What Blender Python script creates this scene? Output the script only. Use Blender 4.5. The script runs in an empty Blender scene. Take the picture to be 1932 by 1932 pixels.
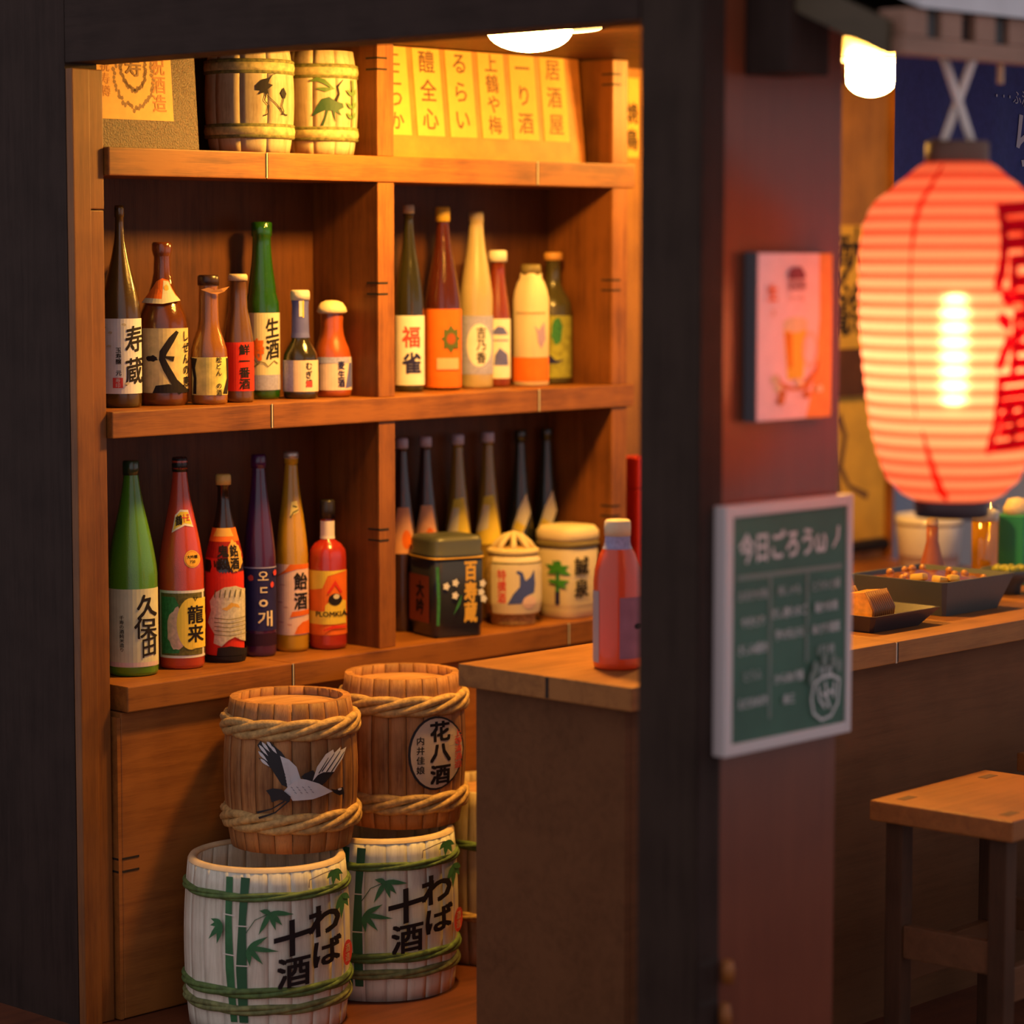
import bpy, bmesh, math, random
from math import sin, cos, pi, radians, asin, atan2, sqrt, hypot
from mathutils import Vector

random.seed(7)
SC = bpy.context.scene
COL = SC.collection

# ------------------------------------------------------------------ camera, sky, exposure
CAM = Vector((-3.1, -4.0, 1.43))
cd = bpy.data.cameras.new('camera')
cam = bpy.data.objects.new('camera', cd); COL.objects.link(cam)
cam.location = CAM
cam.rotation_euler = (radians(90 - 5.41), 0, radians(43.3 - 90))
cd.sensor_width = 36.0; cd.lens = 97.55
cd.clip_start = 0.05; cd.clip_end = 100
cd.dof.use_dof = True
cd.dof.focus_distance = 5.17
cd.dof.aperture_fstop = 1.8
SC.camera = cam

W = bpy.data.worlds.new('overcast'); SC.world = W; W.use_nodes = True
W.node_tree.nodes['Background'].inputs[0].default_value = (0.98, 0.90, 0.95, 1)
W.node_tree.nodes['Background'].inputs[1].default_value = 0.48

vs = SC.view_settings
vs.view_transform = 'Standard'; vs.look = 'None'; vs.exposure = 0.0; vs.gamma = 1.0
vs.use_curve_mapping = False
SC.cycles.use_denoising = True
SC.cycles.max_bounces = 8
SC.cycles.diffuse_bounces = 4
SC.cycles.glossy_bounces = 4
SC.cycles.transmission_bounces = 8
SC.cycles.sample_clamp_indirect = 4.0
SC.cycles.caustics_reflective = False
SC.cycles.caustics_refractive = False

LAMP_COLOR = (1.0, 0.48, 0.075)
LAMP_POWER = 440.0
LANTERN_POWER = 84.0

# ------------------------------------------------------------------ materials
MATS = {}
def principled(name):
    m = bpy.data.materials.new(name); m.use_nodes = True
    nt = m.node_tree
    return m, nt, nt.nodes['Principled BSDF']
def mat(name, col, rough=0.6, trans=0.0, spec=0.5, coat=0.0, var=0.0, noise=0.0, nscale=60, bump=0.0, bscale=250, metal=0.0, sub=0.0):
    if name in MATS: return MATS[name]
    m, nt, p = principled(name)
    p.inputs['Base Color'].default_value = (*col, 1)
    p.inputs['Roughness'].default_value = rough
    p.inputs['Transmission Weight'].default_value = trans
    p.inputs['Specular IOR Level'].default_value = spec
    p.inputs['Coat Weight'].default_value = coat
    p.inputs['Coat Roughness'].default_value = 0.10
    p.inputs['Metallic'].default_value = metal
    src = None
    if noise > 0:
        g = nt.nodes.new('ShaderNodeNewGeometry')
        n = nt.nodes.new('ShaderNodeTexNoise'); n.inputs['Scale'].default_value = nscale; n.inputs['Detail'].default_value = 5
        nt.links.new(g.outputs['Position'], n.inputs['Vector'])
        r = nt.nodes.new('ShaderNodeMapRange'); r.inputs['From Min'].default_value = 0.3; r.inputs['From Max'].default_value = 0.7
        r.inputs['To Min'].default_value = 1 - noise; r.inputs['To Max'].default_value = 1 + noise
        nt.links.new(n.outputs['Fac'], r.inputs['Value']); src = r.outputs['Result']
    if var > 0:
        oi = nt.nodes.new('ShaderNodeObjectInfo')
        r2 = nt.nodes.new('ShaderNodeMapRange'); r2.inputs['To Min'].default_value = 1 - var; r2.inputs['To Max'].default_value = 1 + var
        nt.links.new(oi.outputs['Random'], r2.inputs['Value'])
        if src is None: src = r2.outputs['Result']
        else:
            mu = nt.nodes.new('ShaderNodeMath'); mu.operation = 'MULTIPLY'
            nt.links.new(src, mu.inputs[0]); nt.links.new(r2.outputs['Result'], mu.inputs[1]); src = mu.outputs[0]
    if src is not None:
        vm = nt.nodes.new('ShaderNodeVectorMath'); vm.operation = 'SCALE'
        vm.inputs[0].default_value = col
        nt.links.new(src, vm.inputs['Scale']); nt.links.new(vm.outputs[0], p.inputs['Base Color'])
    if bump > 0:
        g = nt.nodes.new('ShaderNodeNewGeometry')
        n = nt.nodes.new('ShaderNodeTexNoise'); n.inputs['Scale'].default_value = bscale; n.inputs['Detail'].default_value = 3
        nt.links.new(g.outputs['Position'], n.inputs['Vector'])
        b = nt.nodes.new('ShaderNodeBump'); b.inputs['Strength'].default_value = bump; b.inputs['Distance'].default_value = 0.002
        nt.links.new(n.outputs['Fac'], b.inputs['Height']); nt.links.new(b.outputs[0], p.inputs['Normal'])
    MATS[name] = m
    return m

def wood(name, dark, light, axis='x', scale=1.0, rough=0.5, spec=0.4, var=0.0, bump=0.25, fine=1.0):
    """stained timber: grain stretched along an axis, pores, blotchy stain"""
    if name in MATS: return MATS[name]
    m, nt, p = principled(name)
    N, L = nt.nodes, nt.links
    g = N.new('ShaderNodeTexCoord' if axis.startswith('o') else 'ShaderNodeNewGeometry')
    out = g.outputs['Object'] if axis.startswith('o') else g.outputs['Position']
    mp = N.new('ShaderNodeMapping')
    s = {'x': (3, 60, 60), 'y': (60, 3, 60), 'z': (60, 60, 3)}[axis[-1]]
    mp.inputs['Scale'].default_value = tuple(v * scale for v in s)
    L.new(out, mp.inputs['Vector'])
    n1 = N.new('ShaderNodeTexNoise'); n1.inputs['Scale'].default_value = 1.0; n1.inputs['Detail'].default_value = 6; n1.inputs['Distortion'].default_value = 0.6
    L.new(mp.outputs[0], n1.inputs['Vector'])
    n2 = N.new('ShaderNodeTexNoise'); n2.inputs['Scale'].default_value = 9 * scale; n2.inputs['Detail'].default_value = 4
    L.new(out, n2.inputs['Vector'])
    n3 = N.new('ShaderNodeTexNoise'); n3.inputs['Scale'].default_value = 8.0; n3.inputs['Detail'].default_value = 2
    L.new(mp.outputs[0], n3.inputs['Vector'])
    a = N.new('ShaderNodeMath'); a.operation = 'MULTIPLY_ADD'; a.inputs[1].default_value = 0.45
    L.new(n1.outputs['Fac'], a.inputs[0])
    b = N.new('ShaderNodeMath'); b.operation = 'MULTIPLY'; b.inputs[1].default_value = 0.48
    L.new(n2.outputs['Fac'], b.inputs[0]); L.new(b.outputs[0], a.inputs[2])
    c = N.new('ShaderNodeMath'); c.operation = 'MULTIPLY_ADD'; c.inputs[1].default_value = 0.25 * fine
    L.new(n3.outputs['Fac'], c.inputs[0]); L.new(a.outputs[0], c.inputs[2])
    rp = N.new('ShaderNodeValToRGB')
    rp.color_ramp.elements[0].position = 0.40; rp.color_ramp.elements[0].color = (*dark, 1)
    rp.color_ramp.elements[1].position = 0.66; rp.color_ramp.elements[1].color = (*light, 1)
    L.new(c.outputs[0], rp.inputs['Fac'])
    colout = rp.outputs['Color']
    if var > 0:
        oi = N.new('ShaderNodeObjectInfo')
        r2 = N.new('ShaderNodeMapRange'); r2.inputs['To Min'].default_value = 1 - var; r2.inputs['To Max'].default_value = 1 + var
        L.new(oi.outputs['Random'], r2.inputs['Value'])
        vm = N.new('ShaderNodeVectorMath'); vm.operation = 'SCALE'
        L.new(colout, vm.inputs[0]); L.new(r2.outputs['Result'], vm.inputs['Scale']); colout = vm.outputs[0]
    L.new(colout, p.inputs['Base Color'])
    p.inputs['Roughness'].default_value = rough
    p.inputs['Specular IOR Level'].default_value = spec
    if bump > 0:
        bm_ = N.new('ShaderNodeBump'); bm_.inputs['Strength'].default_value = bump; bm_.inputs['Distance'].default_value = 0.0015
        L.new(c.outputs[0], bm_.inputs['Height']); L.new(bm_.outputs[0], p.inputs['Normal'])
    MATS[name] = m
    return m

def emit(name, col, power):
    m = bpy.data.materials.new(name); m.use_nodes = True
    nt = m.node_tree; nt.nodes.clear()
    o = nt.nodes.new('ShaderNodeOutputMaterial'); e = nt.nodes.new('ShaderNodeEmission')
    e.inputs[0].default_value = (*col, 1); e.inputs[1].default_value = power
    nt.links.new(e.outputs[0], o.inputs[0])
    return m

WD, WL = (0.105, 0.030, 0.0055), (0.300, 0.105, 0.017)
W_SHELF_X = wood('shelf wood along', WD, WL, 'x')
W_SHELF_Z = wood('shelf wood upright', WD, WL, 'z')
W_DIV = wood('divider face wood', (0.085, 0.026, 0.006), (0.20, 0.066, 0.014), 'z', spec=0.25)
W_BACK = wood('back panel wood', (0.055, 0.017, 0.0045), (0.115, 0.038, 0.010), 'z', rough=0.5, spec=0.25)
W_JAMB = wood('jamb wood', (0.105, 0.032, 0.007), (0.24, 0.085, 0.016), 'z', 0.8)
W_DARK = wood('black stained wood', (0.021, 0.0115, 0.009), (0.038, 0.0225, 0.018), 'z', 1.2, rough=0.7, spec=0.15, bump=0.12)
W_DARKH = wood('black stained beam wood', (0.021, 0.0115, 0.009), (0.038, 0.0225, 0.018), 'y', 1.2, rough=0.7, spec=0.15, bump=0.12)
W_POST = wood('dark post wood', (0.024, 0.014, 0.010), (0.042, 0.026, 0.019), 'z', 1.2, rough=0.7, spec=0.15, bump=0.12)
W_PANEL = wood('satin panel wood', (0.135, 0.030, 0.012), (0.170, 0.041, 0.017), 'z', 0.8, rough=0.30, spec=0.55, bump=0.03)
W_CABINET = wood('cabinet wood', (0.19, 0.060, 0.012), (0.34, 0.120, 0.024), 'x')
W_COUNTER = wood('counter top wood', (0.20, 0.075, 0.017), (0.38, 0.155, 0.038), 'x', 0.8, rough=0.5, spec=0.25)
W_COUNTERP = wood('counter panel wood', (0.115, 0.045, 0.015), (0.165, 0.068, 0.025), 'x', 1.0, rough=0.65, spec=0.2, bump=0.08)
W_FLOOR = wood('floor wood', (0.07, 0.018, 0.007), (0.14, 0.038, 0.014), 'x', 0.8, rough=0.5)
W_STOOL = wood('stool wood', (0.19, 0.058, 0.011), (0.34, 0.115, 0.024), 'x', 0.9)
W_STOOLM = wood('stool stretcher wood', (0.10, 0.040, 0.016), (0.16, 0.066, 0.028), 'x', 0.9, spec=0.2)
W_STOOLZ = wood('shaded stool leg wood', (0.045, 0.019, 0.009), (0.085, 0.037, 0.018), 'z', 0.9, spec=0.2)  # legs darkened in colour to stand in for the shade they sit in
W_BARREL = wood('barrel wood', (0.17, 0.060, 0.016), (0.44, 0.205, 0.070), 'oz', 1.4, rough=0.6, var=0.28)
W_BARRELT = wood('barrel lid wood', (0.34, 0.16, 0.06), (0.55, 0.29, 0.12), 'ox', 1.0, rough=0.6)
W_CREAM = wood('pale cask wood', (0.54, 0.51, 0.40), (0.84, 0.81, 0.68), 'oz', 1.4, rough=0.55, var=0.05, bump=0.15)
W_CREAM2 = wood('small cask wood', (0.32, 0.22, 0.105), (0.56, 0.44, 0.26), 'oz', 2.0, rough=0.55, var=0.08, bump=0.15)
W_EAVE = wood('eave wood', (0.20, 0.10, 0.062), (0.34, 0.18, 0.12), 'x', 0.8)
W_SOFFIT = wood('soffit wood', (0.05, 0.035, 0.018), (0.085, 0.06, 0.032), 'y', 0.8)
BURNT = mat('burnt joint line', (0.02, 0.009, 0.005), 0.8)
GLUE = mat('dried glue', (0.75, 0.66, 0.50), 0.4)
INK = mat('black ink', (0.018, 0.013, 0.014), 0.7, spec=0.2)
STRAW = mat('straw rope', (0.50, 0.31, 0.11), 0.75, noise=0.35, nscale=90, bump=0.5, bscale=300)
GREENROPE = mat('green rope', (0.10, 0.17, 0.045), 0.7, noise=0.4, nscale=70, bump=0.4, bscale=300)

# ------------------------------------------------------------------ mesh builder
class MB:
    def __init__(s): s.v = []; s.f = []; s.m = []; s.smooth = []
    def add(s, vs, fs, mi=0, smooth=False):
        k = len(s.v); s.v += [tuple(v) for v in vs]
        for f in fs: s.f.append([i + k for i in f]); s.m.append(mi); s.smooth.append(smooth)
        return s
    def box(s, x0, x1, y0, y1, z0, z1, b=0.0, mi=0):
        if b <= 0:
            vs = [(x, y, z) for z in (z0, z1) for y in (y0, y1) for x in (x0, x1)]
            fs = [(0, 2, 3, 1), (4, 5, 7, 6), (0, 1, 5, 4), (2, 6, 7, 3), (0, 4, 6, 2), (1, 3, 7, 5)]
            return s.add(vs, fs, mi)
        bm = bmesh.new()
        bmesh.ops.create_cube(bm, size=1.0)
        for v in bm.verts:
            v.co = Vector(((x0 + x1) / 2 + v.co.x * (x1 - x0), (y0 + y1) / 2 + v.co.y * (y1 - y0), (z0 + z1) / 2 + v.co.z * (z1 - z0)))
        bmesh.ops.bevel(bm, geom=list(bm.edges), offset=b, segments=2, affect='EDGES', profile=0.6)
        bm.verts.index_update()
        s.add([v.co[:] for v in bm.verts], [[v.index for v in f.verts] for f in bm.faces], mi)
        bm.free(); return s
    def lathe(s, prof, n=36, cx=0, cy=0, mi=0, smooth=True, sq=2.0, caps=True):
        """prof: list of (r, z); sq > 2 squares the plan off"""
        vs = []; fs = []
        for r, z in prof:
            for i in range(n):
                a = 2 * pi * i / n
                k = 1.0
                if sq != 2.0: k = (abs(cos(a)) ** sq + abs(sin(a)) ** sq) ** (-1 / sq)
                vs.append((cx + r * k * cos(a), cy + r * k * sin(a), z))
        for j in range(len(prof) - 1):
            for i in range(n):
                i2 = (i + 1) % n
                fs.append((j * n + i, j * n + i2, (j + 1) * n + i2, (j + 1) * n + i))
        s.add(vs, fs, mi, smooth)
        if caps:
            k = len(s.v) - len(vs)
            if prof[0][0] > 1e-4: s.f.append([k + i for i in reversed(range(n))]); s.m.append(mi); s.smooth.append(False)
            if prof[-1][0] > 1e-4: s.f.append([k + (len(prof) - 1) * n + i for i in range(n)]); s.m.append(mi); s.smooth.append(False)
        return s
    def tube(s, path, r, n=8, closed=False, mi=0, rf=None):
        pts = [Vector(p) for p in path]; N = len(pts); vs = []; fs = []
        up = Vector((0, 0, 1)); prev = None
        for i, p in enumerate(pts):
            if closed: t = pts[(i + 1) % N] - pts[i - 1]
            else: t = pts[min(i + 1, N - 1)] - pts[max(i - 1, 0)]
            t = t.normalized() if t.length > 1e-9 else Vector((0, 0, 1))
            if prev is None:
                a = up.cross(t)
                if a.length < 1e-3: a = Vector((1, 0, 0)).cross(t)
            else:
                a = prev - t * prev.dot(t)
            a.normalize(); b = t.cross(a); prev = a
            rr = r * (rf(i / max(1, N - 1)) if rf else 1)
            for k in range(n):
                w = 2 * pi * k / n
                vs.append(p + a * rr * cos(w) + b * rr * sin(w))
        for i in range(N if closed else N - 1):
            j = (i + 1) % N
            for k in range(n):
                k2 = (k + 1) % n
                fs.append((i * n + k, i * n + k2, j * n + k2, j * n + k))
        s.add(vs, fs, mi, True)
        if not closed:
            k = len(s.v) - len(vs)
            s.f.append([k + i for i in reversed(range(n))]); s.m.append(mi); s.smooth.append(False)
            s.f.append([k + (N - 1) * n + i for i in range(n)]); s.m.append(mi); s.smooth.append(False)
        return s
    def prism(s, poly, axis, a0, a1, mi=0):
        """poly in the two other axes (in x,y,z order), extruded along axis"""
        n = len(poly)
        def P(p, a): return {'x': (a, p[0], p[1]), 'y': (p[0], a, p[1]), 'z': (p[0], p[1], a)}[axis]
        vs = [P(p, a0) for p in poly] + [P(p, a1) for p in poly]
        fs = [list(range(n))[::-1], [n + i for i in range(n)]]
        for i in range(n): fs.append((i, (i + 1) % n, n + (i + 1) % n, n + i))
        return s.add(vs, fs, mi)
    def mesh(s, name, mats):
        me = bpy.data.meshes.new(name)
        me.from_pydata(s.v, [], s.f)
        for m in (mats if isinstance(mats, (list, tuple)) else [mats]): me.materials.append(m)
        me.polygons.foreach_set('material_index', s.m)
        me.polygons.foreach_set('use_smooth', s.smooth)
        me.update()
        bm = bmesh.new(); bm.from_mesh(me); bmesh.ops.recalc_face_normals(bm, faces=bm.faces); bm.to_mesh(me); bm.free()
        return me

def link(name, me, parent=None, loc=None, rz=0.0):
    o = bpy.data.objects.new(name, me); COL.objects.link(o)
    if parent is not None: o.parent = parent
    if loc is not None: o.location = loc
    o.rotation_euler[2] = rz
    return o
def obj(name, mb, mats, parent=None, loc=None, rz=0.0):
    return link(name, mb.mesh(name, mats), parent, loc, rz)
def tag(o, label, cat, group=None, kind=None):
    o['label'] = label; o['category'] = cat
    if group: o['group'] = group
    if kind: o['kind'] = kind
    return o
def thing(name, label, cat, loc=(0, 0, 0), rz=0.0, group=None):
    o = bpy.data.objects.new(name, None); COL.objects.link(o)
    o.empty_display_size = 0.03
    o.location = loc; o.rotation_euler[2] = rz
    return tag(o, label, cat, group)
def struct(name, mb, mats, label=None):
    o = obj(name, mb, mats); o['kind'] = 'structure'
    if label: o['label'] = label
    return o

# ------------------------------------------------------------------ flat print (text and drawings) laid on surfaces
_glyphs = {}
def glyph(ch, bold):
    k = (ch, round(bold, 3))
    if k in _glyphs: return _glyphs[k]
    c = bpy.data.curves.new('glyph', 'FONT'); c.body = ch; c.size = 1.0; c.resolution_u = 2
    o = bpy.data.objects.new('glyph', c); COL.objects.link(o)
    dg = bpy.context.evaluated_depsgraph_get()
    me = bpy.data.meshes.new_from_object(o.evaluated_get(dg))
    vs = [(v.co.x, v.co.y) for v in me.vertices]; fs = [list(p.vertices) for p in me.polygons]
    bpy.data.objects.remove(o); bpy.data.curves.remove(c); bpy.data.meshes.remove(me)
    if bold > 0.008:                      # heavy brush: overprint the strokes, shifted
        q = bold * 0.8; V2, F2 = [], []
        for n_, (dx, dy) in enumerate(((-q, -q), (q, -q), (-q, q), (q, q), (0, 0))):
            F2 += [[i + len(V2) for i in f] for f in fs]; V2 += [(x + dx, y + dy, n_ * 0.15) for x, y in vs]
        vs, fs = V2, F2
    else: vs = [(x, y, 0.0) for x, y in vs]
    _glyphs[k] = (vs, fs)
    return _glyphs[k]

class Print:
    """2-D shapes collected in metres, cut to a grid and mapped on to a surface"""
    def __init__(s, fmap, off=0.0012, dx=None, dy=None, lift=0.00025):
        s.fmap = fmap; s.off = off; s.dx = dx; s.dy = dy; s.lift = lift
        s.bm = bmesh.new(); s.mats = []; s.layer = 0
    def mi(s, m):
        if m not in s.mats: s.mats.append(m)
        return s.mats.index(m)
    def _add(s, vs, fs, m, tri=False):
        z = s.layer * s.lift; i = s.mi(m)
        bv = [s.bm.verts.new((v[0], v[1], z + (v[2] * s.lift if len(v) > 2 else 0))) for v in vs]; nf = []
        for f in fs:
            try: q = s.bm.faces.new([bv[k] for k in f]); q.material_index = i; nf.append(q)
            except ValueError: pass
        if tri and nf: bmesh.ops.triangulate(s.bm, faces=nf)
        s.layer += 1
        return s
    def poly(s, pts, m): return s._add(pts, [list(range(len(pts)))], m, True)
    def rect(s, x0, x1, y0, y1, m): return s.poly([(x0, y0), (x1, y0), (x1, y1), (x0, y1)], m)
    def ell(s, cx, cy, rx, ry, m, n=28, wob=0.0, seed=1):
        rnd = random.Random(seed)
        return s.poly([(cx + rx * cos(2 * pi * i / n) * (1 + wob * (rnd.random() - .5)), cy + ry * sin(2 * pi * i / n) * (1 + wob * (rnd.random() - .5))) for i in range(n)], m)
    def ring(s, cx, cy, r0, r1, m, n=28, ky=1.0):
        vs = [(cx + r * cos(2 * pi * i / n), cy + ky * r * sin(2 * pi * i / n)) for r in (r0, r1) for i in range(n)]
        return s._add(vs, [(i, (i + 1) % n, n + (i + 1) % n, n + i) for i in range(n)], m)
    def stroke(s, pts, w, m, taper=None):
        n = len(pts); L = []; R = []
        for i, p in enumerate(pts):
            a = pts[max(i - 1, 0)]; b = pts[min(i + 1, n - 1)]
            tx, ty = b[0] - a[0], b[1] - a[1]; l = hypot(tx, ty) or 1
            ww = (w[i] if isinstance(w, (list, tuple)) else w) / 2
            L.append((p[0] - ty / l * ww, p[1] + tx / l * ww)); R.append((p[0] + ty / l * ww, p[1] - tx / l * ww))
        return s._add(L + R, [(i, i + 1, n + i + 1, n + i) for i in range(n - 1)], m)
    def leaf(s, x0, y0, x1, y1, w, m):
        pts = []
        for t in (0, .15, .35, .6, .85, 1): pts.append((x0 + (x1 - x0) * t, y0 + (y1 - y0) * t))
        return s.stroke(pts, [w * .15, w * .7, w, w * .8, w * .3, w * .03], m)
    def text(s, body, cx, cy, size, m, bold=0.02, vert=False, sx=1.0, slope=0.0, gap=1.02, rot=0.0):
        n = len(body)
        if vert:
            y = cy + (n - 1) / 2 * size * gap
            for ch in body:
                if ch != ' ':
                    vs, fs = glyph(ch, bold)
                    if vs:
                        mx = (min(v[0] for v in vs) + max(v[0] for v in vs)) / 2; my = (min(v[1] for v in vs) + max(v[1] for v in vs)) / 2
                        s._add([(cx + (v[0] - mx) * size * sx, y + (v[1] - my) * size + slope * (v[0] - mx) * size, v[2]) for v in vs], fs, m); s.layer -= 1
                y -= size * gap
            s.layer += 1
        else:
            vs, fs = glyph(body, bold)
            if not vs: return s
            mx = (min(v[0] for v in vs) + max(v[0] for v in vs)) / 2; my = (min(v[1] for v in vs) + max(v[1] for v in vs)) / 2
            cr, sr = cos(rot), sin(rot)
            o = []
            for v in vs:
                a, b = (v[0] - mx) * size * sx, (v[1] - my) * size + slope * (v[0] - mx) * size
                o.append((cx + a * cr - b * sr, cy + a * sr + b * cr, v[2]))
            s._add(o, fs, m)
        return s
    def build(s, name, parent):
        bm = s.bm
        for d, ax in ((s.dx, 0), (s.dy, 1)):
            if not d: continue
            lo = min(v.co[ax] for v in bm.verts); hi = max(v.co[ax] for v in bm.verts)
            k = math.floor(lo / d) + 1
            while k * d < hi - 1e-6:
                co = Vector((0, 0, 0)); co[ax] = k * d; no = Vector((0, 0, 0)); no[ax] = 1
                bmesh.ops.bisect_plane(bm, geom=bm.verts[:] + bm.edges[:] + bm.faces[:], plane_co=co, plane_no=no, dist=1e-7)
                k += 1
        for v in bm.verts: v.co = s.fmap(v.co.x, v.co.y, s.off + v.co.z)
        me = bpy.data.meshes.new(name); bm.to_mesh(me); bm.free()
        for m in s.mats: me.materials.append(m)
        return link(name, me, parent)

def prof_r(prof, z):
    for (r0, z0), (r1, z1) in zip(prof, prof[1:]):
        if z0 <= z <= z1 and z1 > z0: return r0 + (r1 - r0) * (z - z0) / (z1 - z0)
    return prof[-1][0]
def round_map(prof, th, R, project=False, sq=2.0, rz=0.0):
    """x is arc length (or, project, the offset seen square on) from the direction th"""
    def f(x, y, off):
        a = asin(max(-1, min(1, x / R))) if project else x / R
        r = prof_r(prof, y)
        A = th + a
        if sq != 2.0:
            r *= (abs(cos(A)) ** sq + abs(sin(A)) ** sq) ** (-1 / sq)
        return Vector(((r + off) * cos(A), (r + off) * sin(A), y))
    return f
def flat_map(o, ex, ey, en):
    o, ex, ey, en = Vector(o), Vector(ex), Vector(ey), Vector(en)
    return lambda x, y, off: o + ex * x + ey * y + en * off
def facing(u, v): return atan2(CAM.y - v, CAM.x - u)

# ------------------------------------------------------------------ the setting
FLOOR = MB().box(-3.0, 4.5, -3.6, 1.6, -0.06, 0.0)
struct('floor', FLOOR, W_FLOOR, 'reddish brown wooden floor under the casks and the stools')
struct('wall_left', MB().box(0.0, 0.072, 0.0205, 1.5, 0.0, 2.3), W_DARK, 'black stained outer wall left of the shelves')
struct('wall_back', MB().box(0.074, 2.775, 0.205, 0.26, 0.0, 1.8415), W_BACK, 'brown back wall behind the shelves')
struct('wall_back', MB().box(1.54, 2.775, 0.198, 0.2045, 0.633, 1.8415), wood('lamp lit wall wood', (0.20, 0.085, 0.012), (0.36, 0.16, 0.028), 'z'), 'back wall of the far bay, coloured ochre brown as lit by the lamp')  # lighter copy of the back wall wood, lamp light put into its colour
struct('trim_2', MB().box(2.762, 2.776, 0.180, 0.1975, 0.634, 1.8415), W_SHELF_Z, 'narrow wooden batten at the far end of the back wall')
struct('wall_right', MB().box(3.9, 3.96, -1.0, 2.6, 0.0, 2.4), mat('blue grey plaster', (0.30, 0.34, 0.44), 0.8), 'blue grey plaster wall seen beyond the far end of the bar')
struct('ceiling', MB().box(0.09, 2.775, -1.33, 0.26, 1.842, 1.90), W_BACK, 'wooden ceiling over the bar')

# jamb strips at the left of the opening (each a plank)
jr = bpy.data.objects.new('trim_1', None); COL.objects.link(jr); jr['kind'] = 'structure'; jr['label'] = 'brown wooden jamb at the left edge of the opening'
for x0, x1, y0, z0, z1 in ((0.0005, 0.0395, 0.0, 0.001, 1.752), (0.0405, 0.0725, 0.006, 0.001, 1.500), (0.0405, 0.0725, 0.0045, 1.502, 1.752)):
    obj('plank', MB().box(x0, x1, y0, 0.0195, z0, z1, 0.002), W_JAMB, jr)

bm_ = MB().box(-0.001, 0.088, -1.334, 0.018, 1.762, 2.3, 0.002)
t = obj('beam', bm_, W_DARKH); t['kind'] = 'structure'; t['label'] = 'black stained beam across the top of the side opening'

# corner post and the panel with the boards
ps = bpy.data.objects.new('post', None); COL.objects.link(ps); ps['kind'] = 'structure'; ps['label'] = 'dark corner post between the two openings'
obj('post_body', MB().box(-0.001, 0.05, -1.450, -1.337, 0.0, 2.3, 0.002), W_POST, ps)
obj('shade_strip', MB().box(0.0005, 0.0505, -1.4530, -1.4505, 0.0, 2.3), W_DARK, ps)  # dark board added over the post face, shade put into its colour
for z in (0.315, 0.375):
    obj('joint', MB().box(0.004, 0.046, -1.4540, -1.4525, z, z + 0.008), BURNT, ps)
obj('peg', MB().lathe([(0.010, 0), (0.011, 0.02), (0.008, 0.034)], 12), W_STOOL, ps, (0.058, -1.464, 0.345))
obj('peg', MB().lathe([(0.008, 0), (0.010, 0.02), (0.007, 0.04)], 12), W_STOOL, ps, (0.053, -1.464, 0.275))
struct('wall_front', MB().box(0.051, 0.338, -1.449, -1.36, 0.0, 2.3, 0.001), W_PANEL, 'satin red brown wall panel that carries the chalkboard')
struct('beam', MB().box(0.339, 3.0, -1.44, -1.34, 1.765, 2.3), W_SOFFIT, 'dark header beam over the counter opening')
struct('bracket', MB().box(0.10, 0.196, -1.53, -1.4495, 1.682, 2.3, 0.002), W_DARK, 'black beam end sticking out high on the wall panel')

# ------------------------------------------------------------------ shelving
SH = thing('shelf_unit', 'brown wooden shelving with six open compartments on the back wall', 'shelf', (0.06, 0, 0))
def sh(name, mb, m): return obj(name, mb, m, SH, (-0.06, 0, 0))
def planks(z0, z1, y0, y1, cuts):
    for a, b in zip(cuts, cuts[1:]):
        sh('plank', MB().box(a + 0.0008, b - 0.0008, y0, y1, z0, z1, 0.0025), W_SHELF_X)
        if b < cuts[-1]:
            sh('joint', MB().box(b - 0.004, b + 0.004, y0 - 0.0004, y0 + 0.004, z0 + 0.003, z1 - 0.003), BURNT)
            sh('glue_bead', MB().box(b - 0.0009, b + 0.0012, y0 - 0.0011, y0 + 0.004, z0 + 0.002, z1 - 0.001), GLUE)
planks(1.563, 1.614, -0.008, 0.200, (0.074, 0.455, 1.215, 1.53))
planks(1.086, 1.135, -0.008, 0.200, (0.074, 0.463, 1.220, 1.53))
planks(0.580, 0.628, -0.022, 0.200, (0.090, 0.500, 1.300, 1.53))
for z0, z1 in ((0.6285, 1.0855), (1.1355, 1.5625), (1.6145, 1.838)):
    for x0, x1 in ((0.752, 0.797), (1.459, 1.508)):
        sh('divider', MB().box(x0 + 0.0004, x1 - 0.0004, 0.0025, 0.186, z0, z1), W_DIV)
        sh('edge_band', MB().box(x0, x1, -0.004, 0.002, z0, z1, 0.001), W_SHELF_Z)
        zc = {0.6285: 0.857, 1.1355: 1.351, 1.6145: 1.795}[z0]
        for dz in (-0.010, 0.012):      # burnt slots of the tab joint, on the side and on the front
            sh('joint', MB().box(x0 - 0.0006, x0 + 0.001, -0.004, 0.028, zc + dz - 0.002, zc + dz + 0.002), BURNT)
            sh('joint', MB().box(x0, x0 + 0.026, -0.0048, -0.002, zc + dz - 0.002, zc + dz + 0.002), BURNT)
sh('back_panel', MB().box(0.0745, 1.53, 0.187, 0.199, 0.6, 1.8385), W_BACK)

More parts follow.
